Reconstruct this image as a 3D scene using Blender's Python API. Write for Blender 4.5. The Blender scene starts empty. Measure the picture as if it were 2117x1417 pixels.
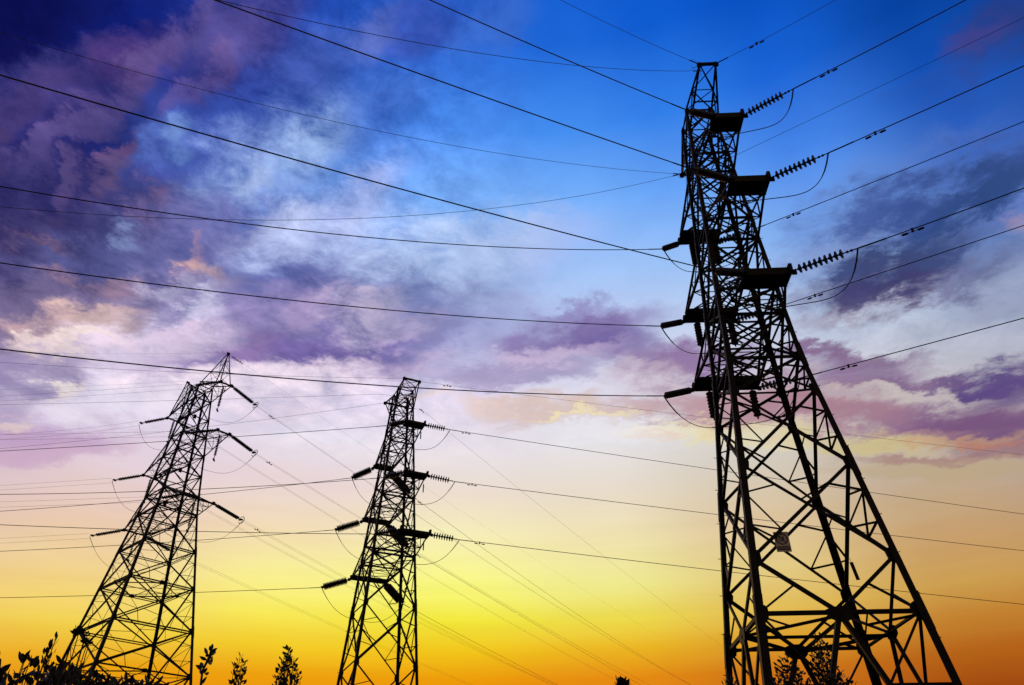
import bpy, math, random
from mathutils import Vector, Matrix
rnd = random.Random(7)
C = bpy.context.scene.collection
S = bpy.context.scene
R = math.radians

# ------------------------------------------------------------------ camera, sky, sun, exposure
cam = bpy.data.cameras.new('camera'); cam_o = bpy.data.objects.new('camera', cam); C.objects.link(cam_o)
cam.sensor_width = 36.0; cam.lens = 36.0 * 1523.268 / 2117.0; cam.clip_start = 0.05; cam.clip_end = 5000
cam_o.matrix_world = Matrix.Translation((0, 0, 1.7)) @ Matrix.Rotation(R(90 + 35.1435), 4, 'X') @ Matrix.Rotation(R(-0.4283), 4, 'Z')
S.camera = cam_o
S.view_settings.view_transform = 'Standard'; S.view_settings.look = 'None'
S.cycles.use_adaptive_sampling = True; S.cycles.adaptive_threshold = .01; S.cycles.adaptive_min_samples = 40; S.cycles.max_bounces = 3; S.cycles.diffuse_bounces = 2; S.cycles.use_denoising = False
S.view_settings.exposure = 0.0; S.view_settings.gamma = 1.0

SKY_AZ = [-58, -44, -30, -17, -5, 7, 19, 31, 44, 58]
SKY_EL = [4, 8, 10.5, 12.5, 14.5, 17, 20, 23.5, 27, 31, 35, 40, 45.5, 51, 57, 64, 75]
SKY_RAMPS = [
 [(225, 122, 10), (240, 200, 77), (235, 194, 139), (227, 192, 176), (220, 198, 205), (195, 175, 205), (159, 139, 182), (104, 89, 143), (57, 53, 124), (29, 33, 109), (35, 33, 108), (22, 22, 93), (8, 12, 80), (8, 12, 80), (11, 18, 90), (18, 32, 115), (29, 60, 159)],
 [(225, 122, 10), (228, 134, 14), (240, 200, 74), (240, 200, 117), (233, 191, 147), (227, 195, 183), (214, 192, 207), (186, 166, 201), (147, 128, 172), (96, 84, 140), (54, 51, 122), (38, 45, 123), (43, 43, 124), (20, 32, 116), (22, 38, 128), (26, 49, 145), (33, 73, 176)],
 [(226, 124, 10), (227, 126, 10), (236, 167, 23), (243, 209, 75), (244, 214, 119), (238, 206, 153), (232, 202, 187), (227, 209, 221), (217, 203, 227), (194, 178, 216), (161, 152, 208), (113, 127, 209), (81, 111, 205), (53, 71, 169), (30, 63, 163), (33, 72, 174), (38, 87, 195)],
 [(233, 141, 9), (234, 142, 9), (236, 158, 13), (244, 206, 40), (248, 234, 87), (250, 241, 146), (244, 222, 180), (233, 212, 212), (234, 227, 241), (215, 203, 232), (187, 187, 231), (154, 176, 236), (111, 159, 238), (70, 122, 221), (44, 94, 202), (39, 92, 201), (36, 94, 205)],
 [(237, 149, 6), (236, 149, 7), (237, 155, 9), (241, 198, 27), (244, 235, 61), (249, 248, 128), (247, 239, 177), (237, 222, 207), (232, 224, 232), (218, 210, 234), (193, 198, 237), (166, 194, 246), (127, 180, 250), (76, 142, 239), (40, 105, 216), (30, 92, 205), (28, 91, 205)],
 [(227, 129, 15), (228, 130, 15), (230, 139, 17), (235, 183, 35), (236, 220, 76), (240, 235, 146), (241, 228, 176), (232, 219, 202), (229, 226, 229), (224, 220, 235), (200, 209, 240), (167, 199, 248), (121, 178, 251), (67, 141, 240), (28, 103, 217), (17, 88, 205), (20, 89, 205)],
 [(188, 92, 20), (191, 95, 19), (205, 117, 25), (221, 162, 47), (226, 189, 88), (227, 203, 133), (221, 195, 155), (214, 202, 181), (213, 211, 211), (215, 213, 226), (194, 208, 236), (154, 193, 246), (101, 162, 246), (49, 126, 232), (15, 92, 208), (8, 84, 203), (12, 86, 205)],
 [(150, 60, 12), (154, 64, 13), (181, 98, 25), (196, 130, 48), (204, 158, 79), (201, 158, 105), (195, 168, 133), (191, 178, 170), (195, 190, 197), (193, 199, 216), (169, 193, 228), (119, 168, 239), (70, 134, 233), (25, 99, 213), (6, 79, 192), (7, 80, 196), (8, 84, 203)],
 [(150, 60, 12), (164, 77, 18), (188, 116, 41), (195, 145, 67), (191, 141, 88), (184, 151, 117), (174, 155, 153), (174, 165, 177), (172, 175, 190), (147, 164, 198), (105, 134, 196), (52, 99, 191), (20, 83, 184), (7, 66, 160), (6, 71, 174), (5, 76, 187), (7, 81, 197)],
 [(150, 60, 12), (190, 124, 48), (191, 141, 86), (184, 151, 116), (176, 155, 147), (174, 163, 173), (172, 173, 189), (150, 165, 197), (107, 136, 196), (51, 93, 184), (24, 81, 174), (12, 60, 139), (8, 50, 120), (8, 50, 120), (7, 55, 134), (6, 66, 162), (6, 79, 192)],
]
# cloud banks: azimuth, elevation, turn, half length, half height (radians), colour, cover, raggedness
CLOUDS = [
 (-0.8659, 0.8184, -2.669, 0.1178, 0.0915, (6, 10, 72), 0.80, 1.00),
 (-0.7402, 0.8760, -2.500, 0.0968, 0.0445, (13, 31, 117), 0.80, 0.60),
 (-0.7483, 0.7004, -2.582, 0.1302, 0.0681, (16, 22, 94), 0.85, 0.60),
 (-0.6728, 0.6701, -2.698, 0.1977, 0.0378, (55, 50, 108), 0.80, 0.70),
 (-0.5804, 0.8815, -2.548, 0.1074, 0.0546, (36, 40, 122), 0.85, 0.60),
 (-0.7785, 0.7847, -2.295, 0.1139, 0.0469, (63, 60, 126), 0.70, 0.70),
 (-0.7273, 0.8450, -2.556, 0.0707, 0.0413, (71, 52, 115), 0.75, 0.60),
 (-0.6858, 0.8562, -2.066, 0.1248, 0.0285, (94, 75, 133), 0.80, 0.70),
 (-0.5845, 0.9371, -2.553, 0.1255, 0.0548, (87, 79, 148), 0.80, 0.70),
 (-0.7981, 0.7504, -2.072, 0.0646, 0.0320, (72, 58, 115), 0.60, 0.70),
 (-0.7285, 0.7492, -2.111, 0.0852, 0.0196, (89, 77, 136), 0.75, 0.70),
 (-0.7998, 0.7005, 1.625, 0.0317, 0.0224, (79, 63, 108), 0.60, 0.70),
 (-0.5742, 0.7853, -2.727, 0.1219, 0.0483, (55, 73, 166), 0.70, 0.70),
 (-0.6215, 0.7695, -2.551, 0.0661, 0.0307, (94, 121, 198), 0.55, 0.80),
 (-0.6062, 0.7779, -1.924, 0.0265, 0.0212, (121, 155, 214), 0.55, 0.90),
 (-0.5790, 0.8790, -2.171, 0.0505, 0.0248, (109, 87, 142), 0.45, 1.20),
 (-0.6217, 0.8312, -2.089, 0.0551, 0.0153, (100, 84, 148), 0.60, 0.70),
 (-0.6772, 0.7129, -2.204, 0.0261, 0.0199, (117, 92, 131), 0.60, 1.10),
 (-0.6810, 0.7380, -1.994, 0.0183, 0.0141, (107, 79, 126), 0.80, 0.80),
 (-0.7188, 0.6948, -1.840, 0.0220, 0.0109, (100, 82, 135), 0.70, 0.80),
 (-0.6101, 0.6988, 3.064, 0.0301, 0.0232, (138, 107, 148), 0.65, 1.10),
 (-0.7333, 0.6549, -2.408, 0.0245, 0.0144, (107, 88, 127), 0.70, 0.80),
 (-0.4460, 0.8878, -2.710, 0.1814, 0.0566, (54, 83, 173), 0.60, 0.90),
 (-0.2955, 0.8976, -2.818, 0.1358, 0.0441, (70, 110, 198), 0.50, 0.90),
 (-0.4422, 0.8089, -2.584, 0.1414, 0.0734, (147, 175, 228), 0.55, 0.90),
 (-0.3927, 0.8443, -2.865, 0.0570, 0.0387, (171, 199, 237), 0.45, 1.00),
 (-0.4726, 0.7766, -2.375, 0.0479, 0.0243, (184, 203, 237), 0.45, 1.00),
 (-0.3162, 0.7641, -2.673, 0.1262, 0.0401, (181, 190, 235), 0.60, 0.70),
 (-0.4351, 0.7161, -2.572, 0.1001, 0.0329, (198, 208, 242), 0.60, 0.70),
 (-0.4473, 0.9353, -2.852, 0.0973, 0.0480, (76, 96, 180), 0.50, 0.60),
 (-0.2187, 1.0058, -3.065, 0.1101, 0.0390, (61, 81, 173), 0.70, 0.60),
 (-0.3252, 0.9927, -2.810, 0.0605, 0.0339, (105, 121, 197), 0.60, 0.70),
 (-0.0500, 1.0155, -2.838, 0.1175, 0.0390, (70, 110, 198), 0.50, 0.70),
 (-0.7515, 0.6138, -2.799, 0.1371, 0.0937, (62, 56, 109), 0.85, 0.60),
 (-0.7169, 0.5800, -2.785, 0.1219, 0.0502, (76, 66, 116), 0.80, 0.60),
 (-0.6140, 0.6291, -2.773, 0.1407, 0.0710, (87, 91, 149), 0.80, 0.70),
 (-0.6626, 0.5518, -2.825, 0.1370, 0.0455, (111, 100, 140), 0.80, 0.70),
 (-0.5203, 0.6948, -2.741, 0.1038, 0.0371, (121, 117, 173), 0.60, 0.70),
 (-0.5483, 0.5992, -2.888, 0.0891, 0.0360, (140, 130, 176), 0.60, 0.70),
 (-0.6282, 0.6615, -0.015, 0.0255, 0.0172, (144, 160, 208), 0.50, 0.80),
 (-0.5708, 0.6053, -2.779, 0.0747, 0.0180, (157, 133, 169), 0.50, 0.80),
 (-0.6088, 0.5388, -2.787, 0.0739, 0.0350, (199, 167, 167), 0.70, 0.70),
 (-0.5940, 0.5565, -3.002, 0.0537, 0.0174, (210, 182, 178), 0.60, 1.20),
 (-0.5393, 0.6581, 1.650, 0.0298, 0.0136, (206, 158, 166), 0.60, 1.10),
 (-0.5166, 0.6455, 3.021, 0.0412, 0.0144, (224, 180, 170), 0.75, 1.00),
 (-0.4666, 0.6485, -2.922, 0.0423, 0.0148, (210, 182, 198), 0.60, 0.70),
 (-0.5772, 0.5206, -2.798, 0.0980, 0.0330, (223, 212, 235), 0.65, 1.00),
 (-0.6095, 0.5253, -2.857, 0.0678, 0.0104, (234, 216, 207), 0.55, 1.20),
 (-0.4894, 0.6083, 1.539, 0.0301, 0.0272, (222, 220, 243), 0.85, 0.80),
 (-0.5157, 0.5642, -2.985, 0.0382, 0.0271, (215, 206, 231), 0.70, 0.80),
 (-0.5526, 0.6105, -2.712, 0.0378, 0.0122, (206, 206, 234), 0.50, 0.80),
 (-0.4502, 0.5731, -2.702, 0.1049, 0.0379, (194, 166, 202), 0.75, 0.70),
 (-0.3630, 0.5961, -2.596, 0.0826, 0.0297, (187, 163, 199), 0.70, 0.70),
 (-0.3488, 0.6306, -2.917, 0.2222, 0.0829, (129, 129, 181), 0.60, 0.60),
 (-0.1453, 0.6410, -3.016, 0.2091, 0.0720, (151, 151, 198), 0.55, 0.60),
 (-0.3786, 0.6575, -3.133, 0.1206, 0.0532, (103, 109, 173), 0.95, 0.60),
 (-0.4202, 0.6684, -2.952, 0.0590, 0.0249, (102, 111, 179), 0.85, 0.60),
 (-0.4030, 0.6081, -2.960, 0.1421, 0.0470, (141, 130, 181), 0.85, 0.70),
 (-0.2860, 0.5851, -2.895, 0.2203, 0.0388, (112, 103, 167), 0.90, 0.60),
 (-0.3349, 0.5699, -2.900, 0.1494, 0.0230, (117, 100, 165), 0.80, 0.70),
 (-0.4186, 0.5606, -2.800, 0.0602, 0.0189, (148, 122, 174), 0.70, 0.70),
 (-0.2155, 0.5703, -2.975, 0.1349, 0.0182, (163, 141, 185), 0.70, 0.60),
 (-0.1821, 0.6774, 3.070, 0.1313, 0.0487, (131, 139, 195), 0.90, 0.60),
 (-0.0817, 0.6703, 3.110, 0.1082, 0.0327, (153, 161, 207), 0.70, 0.70),
 (-0.2569, 0.6373, -3.052, 0.0546, 0.0322, (191, 179, 208), 0.80, 0.70),
 (-0.2064, 0.6166, -2.908, 0.0849, 0.0184, (189, 177, 209), 0.60, 0.70),
 (-0.3312, 0.6206, -2.772, 0.0656, 0.0195, (163, 147, 191), 0.60, 0.70),
 (-0.0500, 0.7297, -2.861, 0.1263, 0.0604, (165, 185, 229), 0.60, 0.70),
 (0.0736, 0.7477, -2.832, 0.1096, 0.0405, (170, 185, 240), 0.50, 0.70),
 (0.1061, 0.6222, -3.058, 0.1601, 0.0341, (128, 108, 166), 0.90, 0.35),
 (0.1559, 0.6024, 2.953, 0.0932, 0.0276, (114, 99, 160), 0.85, 0.30),
 (0.0757, 0.6499, -3.047, 0.0737, 0.0158, (140, 130, 185), 0.70, 0.60),
 (0.0164, 0.5715, -3.082, 0.1792, 0.0210, (152, 138, 182), 0.75, 0.40),
 (0.0723, 0.5943, -3.109, 0.1105, 0.0144, (205, 185, 215), 0.60, 0.70),
 (0.2756, 0.5603, 3.042, 0.1171, 0.0268, (138, 106, 156), 0.90, 0.25),
 (0.2064, 0.5490, 3.044, 0.0818, 0.0142, (190, 165, 180), 0.50, 0.60),
 (0.3535, 0.4913, 2.986, 0.1607, 0.0323, (176, 130, 142), 0.85, 0.25),
 (0.2372, 0.5102, 2.972, 0.1142, 0.0192, (190, 155, 165), 0.75, 0.50),
 (0.0757, 0.5223, 3.058, 0.1275, 0.0169, (214, 188, 178), 0.80, 0.60),
 (0.0976, 0.5129, 3.063, 0.1115, 0.0045, (246, 232, 175), 0.60, 0.60),
 (0.0003, 0.5175, 3.135, 0.0451, 0.0143, (215, 195, 195), 0.70, 0.70),
 (0.2465, 0.4804, 3.080, 0.0911, 0.0114, (244, 230, 170), 0.55, 0.80),
 (0.2104, 0.4765, 3.049, 0.0424, 0.0064, (226, 190, 160), 0.70, 0.80),
 (0.3528, 0.4601, 2.990, 0.1048, 0.0136, (234, 222, 168), 0.55, 0.70),
 (0.1392, 0.4834, 3.078, 0.1158, 0.0167, (236, 234, 240), 0.60, 0.70),
 (-0.1209, 0.5346, -3.096, 0.0451, 0.0078, (225, 205, 205), 0.70, 0.80),
 (-0.6635, 0.4735, -2.738, 0.0808, 0.0280, (150, 136, 178), 0.95, 0.50),
 (-0.6300, 0.4877, -2.693, 0.0317, 0.0161, (159, 146, 181), 0.80, 0.60),
 (-0.6298, 0.4730, -2.639, 0.0312, 0.0080, (246, 228, 205), 0.60, 0.70),
 (-0.6370, 0.4078, -2.932, 0.1196, 0.0271, (192, 160, 196), 0.95, 0.50),
 (-0.6382, 0.4245, -2.997, 0.0459, 0.0097, (190, 160, 200), 0.80, 0.70),
 (-0.6654, 0.4198, -2.878, 0.0243, 0.0076, (236, 216, 190), 0.50, 0.80),
 (-0.6775, 0.4303, -2.876, 0.0290, 0.0119, (170, 150, 190), 0.80, 0.50),
 (-0.5527, 0.4697, -2.912, 0.1367, 0.0348, (236, 230, 246), 0.70, 0.60),
 (-0.6008, 0.3970, -2.913, 0.1022, 0.0154, (205, 172, 198), 0.80, 0.50),
 (-0.3958, 0.5269, -2.906, 0.1602, 0.0225, (224, 200, 222), 0.70, 0.70),
 (-0.4672, 0.4947, -2.945, 0.1248, 0.0241, (236, 226, 242), 0.50, 0.70),
 (-0.3606, 0.4949, -2.996, 0.0803, 0.0186, (225, 205, 222), 0.50, 0.70),
 (-0.3545, 0.7163, -2.762, 0.1389, 0.0291, (176, 190, 235), 0.70, 1.20),
 (-0.1109, 0.7276, -2.993, 0.2237, 0.0520, (177, 197, 237), 0.70, 0.90),
 (-0.4875, 0.6025, 3.129, 0.0407, 0.0217, (214, 209, 238), 0.60, 1.20),
 (-0.4942, 0.5601, -2.836, 0.0766, 0.0220, (222, 205, 228), 0.60, 1.20),
 (-0.3676, 0.5253, -2.937, 0.2037, 0.0301, (236, 222, 238), 0.70, 0.80),
 (-0.7318, 0.6222, -2.928, 0.0495, 0.0099, (126, 98, 126), 0.50, 1.50),
 (-0.6377, 0.5935, -3.025, 0.0653, 0.0114, (164, 128, 144), 0.50, 1.40),
 (0.6565, 0.6684, 3.135, 0.2005, 0.0681, (95, 122, 190), 0.50, 1.30),
 (0.5642, 0.6819, 3.111, 0.1162, 0.0354, (100, 125, 190), 0.60, 1.00),
 (0.6311, 0.6436, 3.095, 0.1628, 0.0459, (86, 108, 172), 0.65, 1.50),
 (0.7662, 0.6770, 3.131, 0.0851, 0.0322, (56, 82, 150), 0.75, 1.50),
 (0.6657, 0.6462, -3.097, 0.0733, 0.0146, (46, 68, 126), 0.80, 1.60),
 (0.5613, 0.6073, -3.110, 0.1033, 0.0246, (84, 84, 130), 0.70, 1.20),
 (0.4943, 0.6136, -3.084, 0.1022, 0.0157, (130, 128, 165), 0.50, 1.00),
 (0.6571, 0.5878, 3.004, 0.0984, 0.0204, (92, 94, 138), 0.75, 1.00),
 (0.7010, 0.5531, 3.058, 0.0647, 0.0218, (140, 145, 175), 0.50, 1.00),
 (0.5311, 0.5817, -3.119, 0.1166, 0.0154, (146, 130, 150), 0.60, 0.90),
 (0.5025, 0.6558, -3.134, 0.1050, 0.0271, (135, 155, 205), 0.50, 1.00),
 (0.7166, 0.6687, 3.136, 0.1304, 0.0303, (46, 72, 128), 0.95, 1.70),
 (0.6153, 0.6836, 3.116, 0.0986, 0.0289, (58, 82, 148), 0.75, 1.50),
 (0.6015, 0.6227, 3.116, 0.1263, 0.0278, (58, 72, 120), 0.95, 1.70),
 (0.5770, 0.5963, -3.113, 0.0885, 0.0186, (62, 60, 108), 0.90, 1.20),
 (0.7555, 0.6087, 0.925, 0.0250, 0.0206, (160, 135, 155), 0.50, 0.90),
 (0.8476, 0.8010, 3.032, 0.0763, 0.0364, (46, 58, 122), 0.70, 0.80),
 (0.8123, 0.8113, 2.963, 0.0553, 0.0138, (72, 66, 138), 0.60, 0.80),
 (0.7639, 0.7833, -3.137, 0.0945, 0.0244, (45, 80, 165), 0.40, 0.80),
 (0.5052, 0.5281, 2.849, 0.0989, 0.0133, (126, 95, 136), 0.85, 0.40),
 (0.4436, 0.5449, 2.898, 0.0591, 0.0123, (130, 98, 140), 0.60, 0.30),
 (0.4591, 0.5077, 2.930, 0.0950, 0.0146, (165, 130, 152), 0.65, 0.40),
 (0.5171, 0.5066, 2.829, 0.1081, 0.0120, (130, 98, 142), 0.75, 0.35),
 (0.5869, 0.4790, 2.923, 0.1617, 0.0080, (128, 99, 138), 0.80, 0.35),
 (0.6756, 0.4609, 3.019, 0.0964, 0.0193, (90, 70, 128), 0.95, 0.30),
 (0.6787, 0.4437, 2.931, 0.0591, 0.0108, (100, 78, 130), 0.80, 0.30),
 (0.5601, 0.4713, 2.922, 0.1135, 0.0098, (196, 184, 184), 0.85, 0.30),
 (0.5058, 0.4921, 2.874, 0.0541, 0.0060, (205, 190, 185), 0.60, 0.30),
 (0.6046, 0.4357, 2.913, 0.1951, 0.0190, (134, 100, 138), 0.95, 0.30),
 (0.6548, 0.4124, 2.869, 0.0974, 0.0282, (118, 84, 124), 0.90, 0.20),
 (0.4616, 0.4738, 2.938, 0.1047, 0.0192, (170, 128, 142), 0.75, 0.30),
 (0.5574, 0.4316, 2.938, 0.0881, 0.0068, (170, 130, 135), 0.60, 0.30),
 (0.4977, 0.4304, 2.933, 0.1041, 0.0140, (206, 190, 126), 0.70, 0.50),
 (0.6057, 0.4100, 2.961, 0.0880, 0.0060, (200, 158, 122), 0.60, 0.60),
 (0.6441, 0.3929, 2.679, 0.0332, 0.0077, (184, 122, 104), 0.70, 0.70),
 (0.5825, 0.3924, 2.924, 0.1194, 0.0072, (168, 134, 128), 0.90, 0.30),
 (0.6436, 0.3852, 2.882, 0.0481, 0.0086, (150, 114, 124), 0.80, 0.40),
 (0.5660, 0.3774, 2.921, 0.1457, 0.0166, (186, 165, 128), 0.60, 0.30),
]


def lin(rgb):
    out = []
    for c in rgb:
        c = c / 255.0
        out.append(c / 12.92 if c <= .04045 else ((c + .055) / 1.055) ** 2.4)
    return out + [1.0]

W = bpy.data.worlds.new('World'); S.world = W; W.use_nodes = True
NT = W.node_tree; NT.nodes.clear()
def nd(kind, **kw):
    n = NT.nodes.new(kind)
    for k, v in kw.items(): setattr(n, k, v)
    return n
def wire_in(a, b): NT.links.new(a, b)
def mth(op, a, b=None, c=None, clamp=False):
    n = nd('ShaderNodeMath', operation=op, use_clamp=clamp)
    for i, v in enumerate((a, b, c)):
        if v is None: continue
        if isinstance(v, (int, float)): n.inputs[i].default_value = v
        else: wire_in(v, n.inputs[i])
    return n.outputs[0]
def vmath(op, a, b=None, scale=None):
    n = nd('ShaderNodeVectorMath', operation=op)
    wire_in(a, n.inputs[0])
    if b is not None:
        if isinstance(b, tuple): n.inputs[1].default_value = b
        else: wire_in(b, n.inputs[1])
    if scale is not None: n.inputs['Scale'].default_value = scale
    return n.outputs[0]
def mix(fac, a, b, mode='MIX'):
    n = nd('ShaderNodeMix', data_type='RGBA', blend_type=mode)
    if isinstance(fac, (int, float)): n.inputs[0].default_value = fac
    else: wire_in(fac, n.inputs[0])
    for s, v in ((6, a), (7, b)):
        if isinstance(v, (list, tuple)): n.inputs[s].default_value = v
        else: wire_in(v, n.inputs[s])
    return n.outputs[2]
def ramp(pos, stops):
    n = nd('ShaderNodeValToRGB'); cr = n.color_ramp; cr.interpolation = 'EASE' if False else 'LINEAR'
    while len(cr.elements) < len(stops): cr.elements.new(.5)
    for e, (p, c) in zip(cr.elements, stops): e.position = p
    for e, (p, c) in zip(cr.elements, stops): e.position = p; e.color = c
    wire_in(pos, n.inputs[0]); return n.outputs[0]
def smooth(v, lo, hi, a=0.0, b=1.0):
    n = nd('ShaderNodeMapRange', interpolation_type='SMOOTHSTEP')
    wire_in(v, n.inputs[0])
    for i, x in enumerate((lo, hi, a, b)): n.inputs[i + 1].default_value = x
    return n.outputs[0]
def noise(vec, scale, detail, rough, dist=0.0):
    n = nd('ShaderNodeTexNoise', noise_dimensions='3D'); wire_in(vec, n.inputs['Vector'])
    n.inputs['Scale'].default_value = scale; n.inputs['Detail'].default_value = detail
    n.inputs['Roughness'].default_value = rough; n.inputs['Distortion'].default_value = dist
    return n.outputs['Fac'], n.outputs['Color']

tc = nd('ShaderNodeTexCoord').outputs['Generated']
sx = nd('ShaderNodeSeparateXYZ'); wire_in(tc, sx.inputs[0]); dx, dy, dz = sx.outputs
az = mth('ARCTAN2', dx, dy); el = mth('ARCSINE', dz)
# cloud texture: billows overhead, drawn out into level streaks towards the horizon
lay = nd('ShaderNodeCombineXYZ'); wire_in(dx, lay.inputs[0]); wire_in(dy, lay.inputs[1])
wire_in(mth('MULTIPLY', mth('POWER', mth('MAXIMUM', dz, 0.0), .42), 2.3), lay.inputs[2])
rotl = nd('ShaderNodeMapping'); wire_in(lay.outputs[0], rotl.inputs[0]); rotl.inputs['Rotation'].default_value = (0, R(-24), 0); rotl.inputs['Scale'].default_value = (.8, .8, 1.25)
nz, nzc = noise(rotl.outputs[0], 6.0, 10.0, 0.66, 0.2)
fz, fzc = noise(rotl.outputs[0], 24.0, 8.0, 0.68, 0.3)
ae = nd('ShaderNodeCombineXYZ'); wire_in(az, ae.inputs[0]); wire_in(el, ae.inputs[1])
calm = smooth(el, R(9), R(36), .13, 1.0)
cv = nd('ShaderNodeCombineXYZ'); cv.inputs[0].default_value = 1.0; wire_in(calm, cv.inputs[1])
wa = vmath('MULTIPLY', vmath('MULTIPLY', vmath('SUBTRACT', nzc, (.5, .5, .5)), (.19, .15, 0)), cv.outputs[0])
wb = vmath('MULTIPLY', vmath('MULTIPLY', vmath('SUBTRACT', fzc, (.5, .5, .5)), (.075, .062, 0)), cv.outputs[0])
pw = vmath('ADD', vmath('ADD', ae.outputs[0], wa), wb)
# clear sky: colour by elevation, eased between a few azimuths
elp = mth('DIVIDE', el, R(90), clamp=True)
base = None
for k, (a, row) in enumerate(zip(SKY_AZ, SKY_RAMPS)):
    st = [(e / 90.0, lin(h)) for e, h in zip(SKY_EL, row)]
    col = ramp(elp, [(0.0, lin((138, 60, 12)))] + st)
    if base is None: base = col
    else: base = mix(smooth(az, R(SKY_AZ[k - 1]), R(a)), base, col)
# faint level streaks of haze low down
stv = nd('ShaderNodeCombineXYZ'); wire_in(mth('MULTIPLY', az, 2.6), stv.inputs[0]); wire_in(mth('MULTIPLY', el, 34.0), stv.inputs[1])
sz, szc = noise(stv.outputs[0], 1.0, 5.0, .6, .4)
stc = nd('ShaderNodeCombineColor'); sv_ = mth('MULTIPLY', mth('SUBTRACT', sz, .5), smooth(el, R(30), R(14), 0.0, 1.0))
for i, k in enumerate((.14, .24, .42)): wire_in(mth('MULTIPLY_ADD', sv_, k, 1.0), stc.inputs[i])
base = mix(1.0, base, stc.outputs[0], 'MULTIPLY')
# cloud banks
ragn = mth('SUBTRACT', mth('MULTIPLY_ADD', fz, .55, mth('MULTIPLY', nz, .45)), .5)
for (ca, ce, rot, rx, ry, hx, op, rag) in CLOUDS:
    st_ = nd('ShaderNodeVectorMath', operation='MULTIPLY_ADD'); wire_in(base, st_.inputs[0]); st_.inputs[1].default_value = (1e-6, 1e-6, 0); wire_in(pw, st_.inputs[2])   # keeps the banks evaluated one after another
    m = nd('ShaderNodeMapping', vector_type='TEXTURE'); wire_in(st_.outputs[0], m.inputs[0])
    m.inputs['Location'].default_value = (ca, ce, 0); m.inputs['Rotation'].default_value = (0, 0, rot); m.inputs['Scale'].default_value = (rx * 1.36, ry * 1.36, 1)
    g = nd('ShaderNodeTexGradient', gradient_type='SPHERICAL'); wire_in(m.outputs[0], g.inputs[0])
    f = mth('MULTIPLY', mth('MULTIPLY_ADD', ragn, rag * 3.6, 1.0), g.outputs['Fac'])
    base = mix(smooth(f, .02, .74, 0.0, op), base, lin(hx))
# billow texture: sunlit folds warmer, hollows bluer; strongest high up on the left where the cover is thick
t_ = mth('ADD', mth('MULTIPLY', mth('SUBTRACT', nz, .5), 1.15), mth('MULTIPLY', mth('SUBTRACT', fz, .5), 1.6))
amt = mth('MULTIPLY', smooth(el, R(23), R(34)), mth('MAXIMUM', smooth(az, R(8), R(-16), .10, 1.0), mth('MULTIPLY', smooth(az, R(22), R(34), 0.0, .55), smooth(el, R(42), R(34)))))
ta = mth('MULTIPLY', t_, amt)
txc = nd('ShaderNodeCombineColor')
for i, k in enumerate((1.30, 1.12, .85)): wire_in(mth('MAXIMUM', mth('MULTIPLY_ADD', ta, k, 1.0), .2), txc.inputs[i])
base = mix(1.0, base, txc.outputs[0], 'MULTIPLY')
# the half of the sky behind the viewer, away from the sunset, is already dusk
back = smooth(dy, .30, -.15)
base = mix(back, base, [.21, .155, .125, 1])
low = smooth(el, R(-.5), R(-4))
base = mix(low, base, [.02, .015, .01, 1])
bg = nd('ShaderNodeBackground'); wire_in(base, bg.inputs[0]); bg.inputs[1].default_value = 1.0
wo = nd('ShaderNodeOutputWorld'); wire_in(bg.outputs[0], wo.inputs[0])
W.cycles.sampling_method = 'MANUAL'; W.cycles.sample_map_resolution = 256

sl = bpy.data.lights.new('sun', 'SUN'); sl.energy = 0.3; sl.angle = R(2.0); sl.color = (1.0, .55, .25)
so = bpy.data.objects.new('sun', sl); C.objects.link(so)
so.rotation_euler = Vector((math.sin(R(-14)) * math.cos(R(3)), math.cos(R(-14)) * math.cos(R(3)), math.sin(R(3)))).to_track_quat('Z', 'Y').to_euler()

# ------------------------------------------------------------------ materials
def mat(name, col, rough=.6, metal=0.0, var=.35, scale=6.0, bump=0.0):
    m = bpy.data.materials.new(name); m.use_nodes = True; t = m.node_tree; b = t.nodes['Principled BSDF']
    tcn = t.nodes.new('ShaderNodeTexCoord'); n = t.nodes.new('ShaderNodeTexNoise'); n.inputs['Scale'].default_value = scale; n.inputs['Detail'].default_value = 5
    t.links.new(tcn.outputs['Object'], n.inputs['Vector'])
    r = t.nodes.new('ShaderNodeValToRGB'); r.color_ramp.elements[0].position = .3; r.color_ramp.elements[1].position = .7
    r.color_ramp.elements[0].color = [c * (1 - var) for c in col] + [1]; r.color_ramp.elements[1].color = [min(1, c * (1 + var)) for c in col] + [1]
    t.links.new(n.outputs['Fac'], r.inputs[0]); t.links.new(r.outputs[0], b.inputs['Base Color'])
    b.inputs['Roughness'].default_value = rough; b.inputs['Metallic'].default_value = metal
    if bump:
        bp = t.nodes.new('ShaderNodeBump'); bp.inputs['Strength'].default_value = bump; t.links.new(n.outputs['Fac'], bp.inputs['Height']); t.links.new(bp.outputs[0], b.inputs['Normal'])
    return m
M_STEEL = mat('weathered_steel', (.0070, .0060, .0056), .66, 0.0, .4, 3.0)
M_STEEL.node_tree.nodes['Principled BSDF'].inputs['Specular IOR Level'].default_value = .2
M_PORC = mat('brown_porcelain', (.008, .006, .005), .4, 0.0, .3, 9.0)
M_WIRE = mat('conductor', (.010, .010, .011), .6, 0.0, .2, 9.0)
M_SIGN = mat('sign_enamel', (.52, .43, .36), .5, 0.0, .15, 7.0)
M_INK = mat('sign_ink', (.012, .011, .011), .6, 0.0, .2, 20.0)
M_LEAF = mat('leaf', (.010, .013, .007), .6, 0.0, .4, 14.0)
M_BARK = mat('bark', (.018, .014, .010), .85, 0.0, .3, 30.0)
M_GRASS = mat('ground', (.030, .030, .016), .95, 0.0, .5, .6, .4)

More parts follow.
